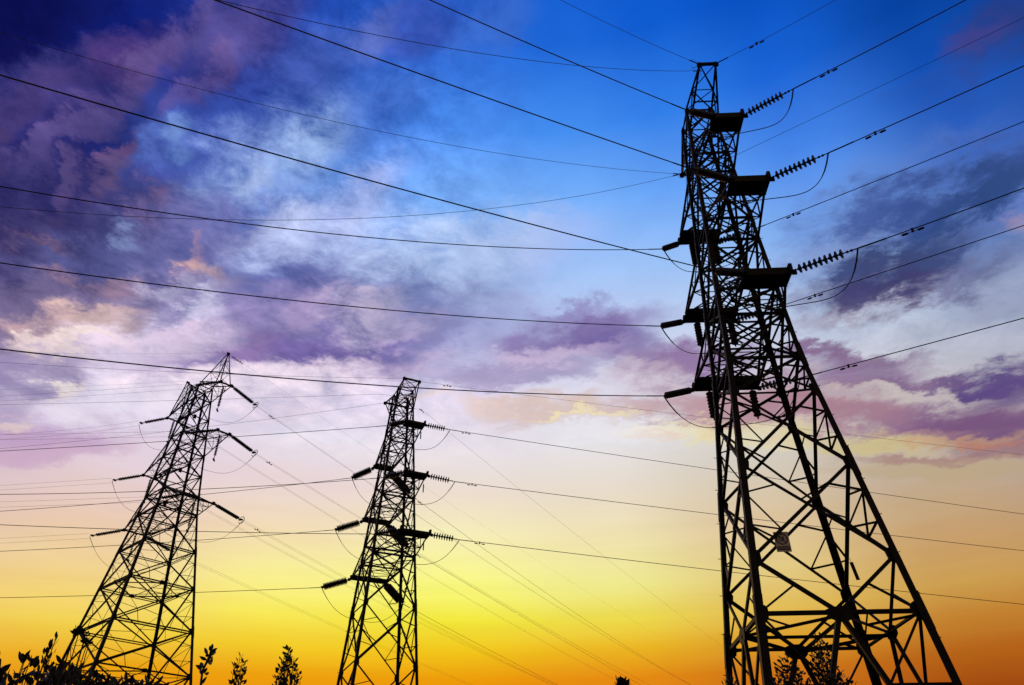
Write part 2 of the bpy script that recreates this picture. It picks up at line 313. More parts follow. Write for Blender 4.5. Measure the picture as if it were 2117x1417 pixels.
# ------------------------------------------------------------------ helpers
class MB:
    """collects prisms, plates and tubes; build() links them as ONE mesh object"""
    def __init__(s): s.v = []; s.f = []
    def loft(s, rings, cap=True, closed=True):
        b = len(s.v); n = len(rings[0])
        for r in rings: s.v += [tuple(p) for p in r]
        for i in range(len(rings) - 1):
            for k in range(n if closed else n - 1):
                k2 = (k + 1) % n; a = b + i * n
                s.f.append((a + k, a + k2, a + n + k2, a + n + k))
        if cap:
            s.f.append(tuple(b + k for k in range(n))[::-1]); e = b + (len(rings) - 1) * n
            s.f.append(tuple(e + k for k in range(n)))
    def angle(s, p, q, w, nrm, t=None):
        """an angle-iron bar from p to q; one flange lies in the face with normal nrm, the other points inward"""
        p, q, nrm = Vector(p), Vector(q), Vector(nrm); d = (q - p)
        if d.length < 1e-4: return
        d.normalize(); b = nrm.cross(d)
        if b.length < 1e-3: b = d.orthogonal()
        b.normalize(); n = d.cross(b).normalized(); t = t or max(.007, w * .11)
        if n.dot(nrm) < 0: n = -n
        h = w / 2
        prof = [(-h, 0), (h, 0), (h, -t), (-h + t, -t), (-h + t, -w), (-h, -w)]
        s.loft([[c + b * x + n * y for x, y in prof] for c in (p, q)])
    def flat(s, p, q, w, t, nrm):
        p, q, nrm = Vector(p), Vector(q), Vector(nrm); d = (q - p).normalized(); b = nrm.cross(d)
        if b.length < 1e-3: b = d.orthogonal()
        b.normalize(); n = d.cross(b)
        s.loft([[c + b * x * w / 2 + n * y * t / 2 for x, y in ((-1, -1), (1, -1), (1, 1), (-1, 1))] for c in (p, q)])
    def box(s, lo, hi):
        x0, y0, z0 = lo; x1, y1, z1 = hi
        s.loft([[(x0, y0, z), (x1, y0, z), (x1, y1, z), (x0, y1, z)] for z in (z0, z1)])
    def plate(s, c, u, w, pts, t):
        """a flat polygon plate: centre c, in-plane axes u, w, 2-D outline pts, thickness t"""
        c, u, w = Vector(c), Vector(u).normalized(), Vector(w).normalized(); n = u.cross(w).normalized()
        s.loft([[c + u * x + w * y + n * (k * t / 2) for x, y in pts] for k in (-1, 1)])
    def tube(s, pts, r, n=6, taper=None):
        pts = [Vector(p) for p in pts]; rings = []; up = None
        for i, p in enumerate(pts):
            d = (pts[min(i + 1, len(pts) - 1)] - pts[max(i - 1, 0)])
            if d.length < 1e-9: d = Vector((0, 0, 1))
            d.normalize()
            if up is None: up = d.orthogonal().normalized()
            up = (up - d * up.dot(d)); up = up.normalized() if up.length > 1e-6 else d.orthogonal().normalized()
            b = d.cross(up); rr = r if taper is None else r * taper[i]
            rings.append([p + (up * math.cos(a) + b * math.sin(a)) * rr for a in [2 * math.pi * k / n for k in range(n)]])
        s.loft(rings)
    def lathe(s, prof, n=14):
        """profile of (x, radius) along +X"""
        s.loft([[(x, r * math.cos(a), r * math.sin(a)) for a in [2 * math.pi * k / n for k in range(n)]] for x, r in prof])
    def mesh(s, name, m):
        me = bpy.data.meshes.new(name); me.from_pydata(s.v, [], s.f); me.materials.append(m); me.update(); return me
    def build(s, name, m, parent=None, smooth_=False):
        me = s.mesh(name, m)
        if smooth_: me.polygons.foreach_set('use_smooth', [True] * len(me.polygons))
        return link(name, me, parent)
def link(name, me, parent=None):
    o = bpy.data.objects.new(name, me); C.objects.link(o)
    if parent is not None: o.parent = parent
    return o
def tag(o, label=None, cat=None, group=None, kind=None):
    if label: o['label'] = label
    if cat: o['category'] = cat
    if group: o['group'] = group
    if kind: o['kind'] = kind
    return o
def empty(name, loc, rz=0.0):
    o = bpy.data.objects.new(name, None); C.objects.link(o); o.location = loc; o.rotation_euler = (0, 0, rz); o.empty_display_size = .2; return o
def lerp(a, b, t): return Vector(a) * (1 - t) + Vector(b) * t

# ------------------------------------------------------------------ ground
g = MB(); N = 40
rings = []
for rr in (0.0, 4, 10, 20, 40, 80, 160, 400, 1000, 2500):
    rings.append([(rr * math.cos(2 * math.pi * k / N) + .001 * k * (rr == 0), rr * math.sin(2 * math.pi * k / N), .05 * math.sin(k * 2.1 + rr) * (rr > 3)) for k in range(N)])
g.loft(rings, cap=False)
tag(g.build('ground', M_GRASS), kind='structure')

# ------------------------------------------------------------------ lattice pylons
CS = [(-1, 1), (1, 1), (1, -1), (-1, -1)]           # near left, near right, far right, far left
def pylon(name, label, group, X, Y, phi, prof, panels, arms, horn, wid, base_h, belt, arm_style, n_bolts, seed):
    """prof: (w0, k1, k2, hk) half width; panels: list of (h0, h1, kind); heights above ground"""
    root = empty(name, (X, Y, 0), phi); tag(root, label, 'pylon', group)
    w0, k1, k2, hk = prof
    hw = lambda h: w0 - k1 * min(h - 1.7, hk) - k2 * max(h - 1.7 - hk, 0)
    P = lambda u, v, h: Vector((u, -v, h))
    corner = lambda i, h: P(CS[i][0] * hw(h), CS[i][1] * hw(h), h)
    face_n = [Vector((0, -1, 0)), Vector((1, 0, 0)), Vector((0, 1, 0)), Vector((-1, 0, 0))]
    faces = [(0, 1), (1, 2), (2, 3), (3, 0)]
    parts = {}
    def put(kind, size, fn):
        mb = MB(); fn(mb); parts.setdefault(kind, []).append((size, mb))
    def bar(kind, p, q, w, n):
        p, q = Vector(p), Vector(q); put(kind, (q - p).length * w, lambda mb: mb.angle(p, q, w, n))
    top = panels[-1][1]; lw, dw, sw = wid; T_big = seed == 1
    def gusset(c, n, r, along):
        n = Vector(n); u = Vector(along).normalized(); w = n.cross(u).normalized()
        k = [(-1, -.45), (-.45, -.95), (.5, -.9), (1, -.4), (.95, .5), (.4, 1), (-.5, .92), (-.95, .45)]
        k = [(x * r * 1.3 * rnd.uniform(.85, 1.1), y * r * .8 * rnd.uniform(.85, 1.1)) for x, y in k]
        put('gusset_plate', r * r * 4, lambda mb: mb.plate(Vector(c) + n * .012, u, w, k, .014))
    # legs, spliced where the section changes, with step bolts on two of them
    for i in range(4):
        mb = MB(); hs = [0.0] + sorted({p[1] for p in panels})
        out = Vector((CS[i][0], -CS[i][1], 0)).normalized()
        for a, b in zip(hs[:-1], hs[1:]):
            f = 1 - .42 * (a / top); w = lw * f; t = max(.012, w * .11)
            p, q = corner(i, a), corner(i, b)
            ix, iy = Vector((-CS[i][0], 0, 0)), Vector((0, CS[i][1], 0))
            pr = [(0, 0), (1, 0), (1, t / w), (t / w, t / w), (t / w, 1), (0, 1)]
            mb.loft([[c + ix * (x - .42) * w + iy * (y - .42) * w for x, y in pr] for c in (p, q)])
        for k, h in enumerate([p[1] for p in panels]):
            if k % 2 == 0 and h < top - .5:       # splice cover plates
                w = lw * (1 - .42 * h / top) * 1.12
                p, q = corner(i, h - .45) + out * .012, corner(i, h + .45) + out * .012
                pr = [(0, 0), (1, 0), (1, .12), (.12, .12), (.12, 1), (0, 1)]
                mb.loft([[c + Vector((-CS[i][0], 0, 0)) * (x - .42) * w + Vector((0, CS[i][1], 0)) * (y - .42) * w for x, y in pr] for c in (p, q)])
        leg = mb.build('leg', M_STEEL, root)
        if i in (1, 3) and n_bolts:
            for k in range(n_bolts):
                h = 2.2 + k * (top - 3.0) / n_bolts; c = corner(i, h)
                d = Vector((CS[i][0], 0, 0)) if k % 2 else Vector((0, -CS[i][1], 0))
                b = MB(); b.tube([c - d * .02, c + d * .15, c + d * .155 + Vector((0, 0, .02))], .010, 5); b.build('step_bolt', M_STEEL, leg)
    # face panels
    for (h0, h1, kind) in panels:
        f = 1 - .40 * (h0 / top); d, s2 = dw * f, sw * f
        for fi, (a, b) in enumerate(faces):
            n = face_n[fi]; A0, B0, A1, B1 = corner(a, h0), corner(b, h0), corner(a, h1), corner(b, h1)
            off = n * -.02
            if 'X' in kind:
                bar('diagonal_brace', A0, B1, d, n); bar('diagonal_brace', B0 + off, A1 + off, d, n)
                w_0, w_1 = (B0 - A0).length, (B1 - A1).length; X_ = lerp(A0, B1, w_0 / (w_0 + w_1))
                gusset(X_, n, d * .8, B1 - A0)
                if 'r' in kind:
                    for c0, c1 in ((A0, A1), (B0, B1)):
                        m0, m1 = lerp(c0, X_, .52), lerp(c1, X_, .52); pl, pl2 = lerp(c0, c1, .34), lerp(c0, c1, .68)
                        bar('secondary_brace', m0 + off, pl + off, s2, n); bar('secondary_brace', m1 + off, pl2 + off, s2, n)
                        bar('secondary_brace', m0 + off, pl2 + off, s2, n)
                    if 'v' in kind:
                        bar('secondary_brace', lerp(A0, X_, .52), lerp(A0, B0, .3), s2, n); bar('secondary_brace', lerp(B0, X_, .52), lerp(A0, B0, .7), s2, n)
                    else:
                        q = lerp(B1, X_, .45); bar('secondary_brace', q + off, lerp(A1, X_, -.0 + .9) + off, s2, n)
            if 'V' in kind:     # upper corners down to the middle of the belt
                mid = lerp(A0, B0, .5)
                for c0, c1 in ((A0, A1), (B0, B1)):
                    bar('diagonal_brace', c1, mid, d, n); bar('secondary_brace', lerp(c1, mid, .5) + off, c0 + off, s2, n)
            if 'K' in kind:     # belt middle down to the feet
                mid = lerp(A1, B1, .5)
                for c0, c1 in ((A0, A1), (B0, B1)):
                    bar('diagonal_brace', mid, c0, d * 1.15, n)
                    for t in (.25, .5, .75):
                        bar('secondary_brace', lerp(mid, c0, t) + off, lerp(c1, c0, t) + off, s2 * 1.1, n)
                        bar('secondary_brace', lerp(mid, c0, t) + off, lerp(c1, c0, max(0, t - .25)) + off, s2 * 1.1, n)
            if 'h' in kind: bar('horizontal_strut', A1, B1, d * .95, n)
            if 'H' in kind: bar('horizontal_strut', A1, B1, d * .9, n); bar('horizontal_strut', A1 - Vector((0, 0, d * 1.6)), B1 - Vector((0, 0, d * 1.6)), d * .8, n)
            gr = d * (1.75 if h1 < top * .6 else 1.6)
            gusset(lerp(A1, B1, gr * .6 / (B1 - A1).length), n, gr, A1 - A0); gusset(lerp(B1, A1, gr * .6 / (B1 - A1).length), n, gr, B1 - B0)
        if 'p' in kind:          # plan bracing
            c = [corner(i, h1) - Vector((0, 0, .06)) for i in range(4)]
            bar('plan_brace', c[0], c[2], s2 * 1.2, (0, 0, 1)); bar('plan_brace', c[1] - Vector((0, 0, .05)), c[3] - Vector((0, 0, .05)), s2 * 1.2, (0, 0, 1))
        if 'd' in kind:          # diamond diaphragm between the face middles
            c = [corner(i, h1) for i in range(4)]; mids = [lerp(c[i], c[(i + 1) % 4], .5) - Vector((0, 0, .05)) for i in range(4)]
            for i in range(4):
                bar('plan_brace', mids[i], mids[(i + 1) % 4], d * .8, (0, 0, 1))
                bar('plan_brace', c[(i + 1) % 4] - Vector((0, 0, .05)), lerp(mids[i], mids[(i + 1) % 4], .5), s2, (0, 0, 1))
                gusset(mids[i], face_n[i], belt, (1, 0, 0) if i % 2 == 0 else (0, 1, 0))
            for k in (0, 1):
                o_ = Vector((.12, 0, 0)) if k == 0 else Vector((0, .12, 0))
                bar('plan_brace', mids[k] + o_, mids[k + 2] + o_, s2 * 1.3, (0, 0, 1))
    # cross arms
    for (h, rise, near, far) in arms:
        for sg, (a, e) in ((1, near), (-1, far)):
            s0, s1 = hw(h), hw(h + rise); arm = MB(); n_s = Vector((1, 0, 0)); aw = dw * .85
            if arm_style == 'deck':
                dk = .64 if T_big else .60; tipb = [P(q * e, sg * (a - dk), h) for q in (-1, 1)]; tipt = [P(q * e, sg * (a - dk * .45), h + .16) for q in (-1, 1)]
            else:
                tipb = [P(q * e, sg * a, h) for q in (-1, 1)]; tipt = tipb
            rb = [P(q * s0, sg * s0, h) for q in (-1, 1)]; rt = [P(q * s1, sg * s1, h + rise) for q in (-1, 1)]
            for k in (0, 1):
                arm.angle(rb[k], tipb[k], aw, (0, 0, -1)); arm.angle(rt[k], tipt[k], aw * .85, (0, 0, 1))
            arm.angle(rb[0], rb[1], aw * .9, (0, 0, -1)); arm.angle(tipb[0], tipb[1], aw * .8, (0, 0, -1)); arm.angle(rt[0], rt[1], aw * .8, (0, 0, 1)); arm.angle(tipt[0] + Vector((0, 0, .01)), tipt[1] + Vector((0, 0, .01)), aw * .6, (0, 0, 1))
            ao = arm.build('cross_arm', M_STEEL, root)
            def sub(p, q, w, n):
                mb = MB(); mb.angle(p, q, w, n); mb.build('arm_brace', M_STEEL, ao)
            sz = sw * .75
            ts = (0, .5, 1) if arm_style == 'deck' else (0, .36, .7, 1)
            for j in range(len(ts) - 1):
                b0 = [lerp(rb[k], tipb[k], ts[j]) for k in (0, 1)]; b1 = [lerp(rb[k], tipb[k], ts[j + 1]) for k in (0, 1)]
                t0 = [lerp(rt[k], tipt[k], ts[j]) for k in (0, 1)]; t1 = [lerp(rt[k], tipt[k], ts[j + 1]) for k in (0, 1)]
                dz_ = Vector((0, 0, -.03))
                sub(b0[0], b1[1], sz, (0, 0, -1)); sub(b0[1] + dz_, b1[0] + dz_, sz, (0, 0, -1))
                sub(t0[j % 2], t1[1 - j % 2], sz, (0, 0, 1))
                if j < len(ts) - 2: sub(b1[0], b1[1], sz, (0, 0, -1)); sub(t1[0], t1[1], sz, (0, 0, 1))
                for k in (0, 1):
                    nn = Vector((-1 if k == 0 else 1, 0, 0)); sub(t0[k], b1[k], sz, nn)
                    if j < len(ts) - 2: sub(b1[k], t1[k], sz, nn)
            if arm_style == 'deck':
                pl = MB(); y0, y1 = sorted((-sg * a, -sg * (a - dk)))
                pl.box((-e - .06, y0, h - .012), (e + .06, y1, h + .012))
                yo = -sg * a; fz0, fz1 = (-.08, .17) if T_big else (-.04, .13)
                pl.box((-e - .07, min(yo, yo - sg * .016), h + fz0), (e + .07, max(yo, yo - sg * .016), h + fz1))
                yi = -sg * (a - dk); pl.box((-e - .06, min(yi, yi + sg * .016), h - .05), (e + .06, max(yi, yi + sg * .016), h + (.14 if T_big else .10)))
                for q in (-1, 1):      # lugs the strings hang on
                    pl.box((q * e - .05, -sg * a - .10, h - .02), (q * e + .05, -sg * a + .10, h + .25))
                    pl.box((q * (e + .10) - .07, -sg * a - .03, h - .10), (q * (e + .10) + .07, -sg * a + .03, h + .06))
                pl.build('end_plate', M_STEEL, ao)
            else:
                pl = MB(); pl.angle(tipb[0], tipb[1], dw * .95, (0, -sg, 0))
                for q in (0, 1): pl.box(tuple(tipb[q] - Vector((.12, .10, .10))), tuple(tipb[q] + Vector((.12, .10, .14))))
                pl.build('end_plate', M_STEEL, ao)
    # earth-wire arms at the top
    (hg, near, far, low) = horn
    for sg, (a, e) in ((1, near), (-1, far)):
        arm = MB(); aw = dw * .8; tip = [P(q * e, sg * a, hg) for q in (-1, 1)]
        s0, s1 = hw(low), hw(top)
        if arm_style == 'deck': roots_b = [P(q * s0, sg * s0, low) for q in (-1, 1)]
        else:
            an = arms[0]; a1, e1 = an[2] if sg > 0 else an[3]; roots_b = [P(q * e1, sg * a1 * .96, an[0]) for q in (-1, 1)]
        roots_t = [P(q * s1, sg * s1, top) for q in (-1, 1)]
        for k in (0, 1): arm.angle(roots_b[k], tip[k], aw, (0, -sg, 0)); arm.angle(roots_t[k], tip[k], aw, (0, 0, 1))
        ao = arm.build('earth_wire_arm', M_STEEL, root)
        def sub(p, q, w, n):
            mb = MB(); mb.angle(p, q, w, n); mb.build('arm_brace', M_STEEL, ao)
        ts = (0, .45, 1) if arm_style == 'deck' else (0, .4, .75)
        for j in range(len(ts) - 1):
            T0 = [lerp(roots_t[k], tip[k], ts[j]) for k in (0, 1)]; T1 = [lerp(roots_t[k], tip[k], ts[j + 1]) for k in (0, 1)]
            Q0 = [lerp(roots_b[k], tip[k], ts[j]) for k in (0, 1)]; Q1 = [lerp(roots_b[k], tip[k], ts[j + 1]) for k in (0, 1)]
            sub(T0[0], T1[1], sw * .8, (0, 0, 1)); sub(T0[1], T1[0], sw * .8, (0, 0, 1)); sub(Q0[j % 2], Q1[1 - j % 2], sw * .8, (0, -sg, 0))
            for k in (0, 1): sub(Q0[k], T1[k], sw * .7, (k * 2 - 1, 0, 0)); sub(Q1[k], T1[k], sw * .7, (k * 2 - 1, 0, 0))
            if ts[j + 1] < 1: sub(Q1[0], Q1[1], sw * .8, (0, -sg, 0)); sub(T1[0], T1[1], sw * .8, (0, 0, 1))
        pl = MB(); ee = max(e, .06); pl.box((-ee - .06, -sg * a - .05, hg - .05), (ee + .06, -sg * a + .05, hg + .05))
        for q in (-1, 1): pl.plate((q * ee, -sg * a, hg), (1, 0, 0), (0, 0, 1), [(-.11, -.14), (.0, -.17), (.10, -.12), (.10, .04), (.04, .10), (-.05, .10), (-.11, .03)], .06)
        pl.build('end_plate', M_STEEL, ao)
    for kind, items in parts.items():
        items.sort(key=lambda t: -t[0])
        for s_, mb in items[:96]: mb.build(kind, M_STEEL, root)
        if len(items) > 96:
            rest = MB()
            for s_, mb in items[96:]:
                b = len(rest.v); rest.v += mb.v; rest.f += [tuple(i + b for i in f) for f in mb.f]
            tag(rest.build(kind, M_STEEL, root), kind='stuff')
    return root

PY = {}
PY['A'] = dict(name='lattice_pylon', label='tall dark lattice pylon closest to the camera, a warning sign on its lower bracing', group='lattice pylons', X=7.7604, Y=19.7823, phi=-0.04027, prof=(2.3812, 0.10326, 0.04465, 12.5682),
    panels=[(0, 6.463, 'Kdh'), (6.463, 7.844, 'V'), (7.844, 10.523, 'Xr'), (10.523, 12.998, 'Xr'), (12.998, 14.268, 'Xrh'), (14.268, 15.99, 'Xrhp'), (15.99, 17.1, 'Xrh'), (17.1, 19.366, 'Xrhp'), (19.366, 20.45, 'Xrh'), (20.45, 22.988, 'Xrhp'), (22.988, 24.1, 'Xrh'), (24.1, 25.5, 'Xr'), (25.5, 26.89, 'Xrhp')],
    arms=[(22.988, 1.1, (3.216, 0.504), (3.248, 0.780)), (19.366, 1.1, (3.591, 0.579), (3.894, 0.972)), (15.992, 1.1, (3.006, 0.670), (3.602, 1.148))], horn=(26.890, (2.632, 0.307), (2.991, 0.181), 25.50), **dict(wid=(.195, .098, .054), base_h=0, belt=.25, arm_style='deck', n_bolts=46, seed=1))
PY['B'] = dict(name='lattice_pylon', label='narrow dark lattice pylon standing between the other two, with solid plates at its arm ends', group='lattice pylons', X=-7.5029, Y=43.3556, phi=0.43708, prof=(2.2609, 0.06867, 0.06305, 13.6281),
    panels=[(0, 6.7, 'Xrv'), (6.7, 10.3, 'Xr'), (10.3, 13.465, 'Xr'), (13.465, 16.359, 'Xrhp'), (16.359, 17.5, 'Xrh'), (17.5, 20.08, 'Xrhp'), (20.08, 21.2, 'Xrh'), (21.2, 23.887, 'Xrhp'), (23.887, 25.0, 'Xrh'), (25.0, 26.6, 'Xrh'), (26.6, 28.0, 'Xrhp')],
    arms=[(23.887, 1.1, (3.614, 0.573), (3.676, 0.571)), (20.082, 1.1, (4.560, 0.645), (3.867, 0.873)), (16.359, 1.1, (5.160, 0.828), (4.257, 1.121))], horn=(28.009, (1.923, 0.527), (1.710, 0.753), 26.50), **dict(wid=(.185, .092, .046), base_h=0, belt=.2, arm_style='deck', n_bolts=46, seed=2))
PY['C'] = dict(name='lattice_pylon', label='broad lattice pylon with open pointed arms and a slanting peak, rising out of the shrubs', group='lattice pylons', X=-31.0034, Y=62.7598, phi=0.84133, prof=(5.4521, 0.14171, 0.08219, 26.1318),
    panels=[(0, 8.5, 'Kh'), (8.5, 13.818, 'Xrvhd'), (13.818, 17.249, 'XrvH'), (17.249, 20.721, 'XrvHd'), (20.721, 23.906, 'XrvH'), (23.906, 27.192, 'XrvHp'), (27.192, 28.93, 'Xh'), (28.93, 30.96, 'Xh'), (30.96, 33.013, 'Xhp'), (33.013, 35.0, 'Xh'), (35.0, 36.86, 'Xh'), (36.86, 38.89, 'Xhp'), (38.89, 40.4, 'Xh')],
    arms=[(38.890, 1.9, (5.215, 0.545), (5.162, 0.564)), (33.013, 1.9, (7.158, 0.573), (6.696, 0.650)), (27.192, 1.9, (5.509, 1.397), (6.268, 1.020))], horn=(42.948, (3.975, 0.030), (3.977, 0.082), 0.00), **dict(wid=(.27, .125, .043), base_h=0, belt=.2, arm_style='open', n_bolts=0, seed=3))
for k in 'ABC': pylon(**PY[k])


# ------------------------------------------------------------------ insulator strings, wires, dampers, jumpers
def disc_mesh(r, name):
    k = r / .127; mb = MB()
    mb.lathe([(0, .014), (.004, .032 * k), (.032, .040 * k), (.042, .075 * k), (.056, .112 * k), (.074, r * .98), (.088, r), (.100, r * .97), (.106, .095 * k), (.112, .06 * k), (.110, .032 * k), (.150, .014)], 18)
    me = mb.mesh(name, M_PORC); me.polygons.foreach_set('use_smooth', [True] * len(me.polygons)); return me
DISC = disc_mesh(.142, 'disc')
def orient(o, p, q):
    d = (Vector(q) - Vector(p)); o.location = p; o.rotation_mode = 'QUATERNION'; o.rotation_quaternion = d.to_track_quat('X', 'Z')
def insulator(p, q, label, group, n=None, double=False, fit=True, girth=1.0):
    """string of discs from the arm lug p to the clamp q"""
    p, q = Vector(p), Vector(q); L = (q - p).length
    root = empty('insulator_string', p); orient(root, p, q); tag(root, label, 'insulator', group)
    lead, tail = (min(.20, L * .11), min(.42, L * .2)) if fit else (L * .12, L * .09)
    n = n or max(6, min(9, int((L - lead - tail + .05) / .138))); pitch = (L - lead - tail) / n
    offs = (-.13, .13) if double else (0,)
    for oy in offs:
        rod = MB(); rod.tube([(0 if not double else lead * .6, oy, 0), (lead, oy, 0)], .016, 6); rod.tube([(lead, oy, 0), (L - tail + .02, oy, 0)], .022, 6)
        rod.tube([(L - tail, oy, 0), (L if not double else L - tail * .5, oy, 0)], .018, 6)
        for x in (lead * .35, lead * .75): rod.box((x - .03, oy - .028, -.028), (x + .02, oy + .028, .028))
        for x in (L - tail * .75, L - tail * .45): rod.box((x - .03, oy - .026, -.026), (x + .03, oy + .026, .026))
        rod.build('rod', M_STEEL, root)
        for k in range(n):
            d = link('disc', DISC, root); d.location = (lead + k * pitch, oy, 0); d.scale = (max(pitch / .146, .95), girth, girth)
    if double:
        for x in (lead * .6, L - tail * .5):
            y = MB(); y.plate((x, 0, 0), (1, 0, 0), (0, 1, 0), [(-.07, -.06), (.03, -.27), (.09, -.27), (.09, .27), (.03, .27), (-.07, .06)] if x > L / 2 else [(.07, -.06), (-.03, -.27), (-.09, -.27), (-.09, .27), (-.03, .27), (.07, .06)][::-1], .02); y.build('yoke_plate', M_STEEL, root)
    return root
STACKS = {}
def far_insulator(p, q, label, group, ring, double=True):
    """the long double strings of the far pylon: two disc stacks between yoke plates"""
    p, q = Vector(p), Vector(q); L = (q - p).length; lead, tail = .35, .55
    root = empty('insulator_string', p); orient(root, p, q); tag(root, label, 'insulator', group)
    n = int((L - lead - tail) / .155)
    for oy in ((-.085, .085) if double else (0,)):
        mb = MB(); pr = [(0, .02)]
        for k in range(n):
            x = lead + k * .155; pr += [(x, .045), (x + .05, .05), (x + .075, .125), (x + .095, .125), (x + .10, .045)]
        pr += [(L - tail, .03), (L - .1, .03)]
        mb.lathe(pr, 10); o = mb.build('disc_stack', M_PORC, root); o.location = (0, oy, 0)
    for x0, x1, hw_ in ((L - .32, L - .16, .22), (.10, .24, .18)):
        y = MB(); y.box((x0, -hw_, -.03), (x1, hw_, .03)); y.build('yoke_plate', M_STEEL, root)
    if ring:
        rg = MB(); pts = [(L - .15, .34 * math.cos(a), .34 * math.sin(a)) for a in [2 * math.pi * k / 8 + .39 for k in range(8)]]; rg.tube(pts, .03, 5); rg.build('grading_ring', M_STEEL, root)
    return root
def wire_pts(st, psi, sl, c2, c3, t1, n=30, t0=0.0, off=(0, 0, 0), bend=None):
    dx_, dy_ = math.cos(R(psi)), math.sin(R(psi)); out = []
    for k in range(n + 1):
        t = t0 + (t1 - t0) * k / n; q = min(t, bend or t)     # past bend the wire keeps its slope
        z = st[2] + sl * q + c2 * q * q + c3 * q ** 3 + (sl + 2 * c2 * q + 3 * c3 * q * q) * (t - q) + off[2]
        if bend and z < 2.5: break
        out.append(Vector((st[0] + dx_ * t + off[0], st[1] + dy_ * t + off[1], z)))
    return out
def power_line(pts, r, label, group, name='power_line', cat='power line'):
    mb = MB(); mb.tube(pts, r, 6); return tag(mb.build(name, M_WIRE, None, True), label, cat, group)
def damper(p, d, label, k=1.0):
    """two weights on a short stiff cable clamped under a wire"""
    d = Vector(d).normalized(); root = empty('vibration_damper', p); root.rotation_mode = 'QUATERNION'; root.rotation_quaternion = d.to_track_quat('X', 'Z')
    tag(root, label, 'damper', 'vibration dampers clipped to the wires')
    c = MB(); c.box((-.03 * k, -.022 * k, -.10 * k), (.03 * k, .022 * k, .03 * k)); c.build('clamp', M_STEEL, root)
    b = MB(); b.tube([(-.2 * k, 0, -.085 * k), (0, 0, -.075 * k), (.2 * k, 0, -.085 * k)], .008 * k, 5); b.build('cable', M_STEEL, root)
    for s in (-1, 1):
        w = MB(); w.tube([(s * .12 * k, 0, -.085 * k), (s * .15 * k, 0, -.088 * k), (s * .26 * k, 0, -.088 * k), (s * .285 * k, 0, -.088 * k)], .032 * k, 8, [.7, 1, 1, .7]); w.build('weight', M_STEEL, root)
def loop_pts(a, b, drop, p=4.0, n=28):
    a, b = Vector(a), Vector(b); out = []
    for k in range(n + 1):
        s = k / n; q = lerp(a, b, s); q.z -= drop * (1 - abs(2 * s - 1) ** p); out.append(q)
    return out

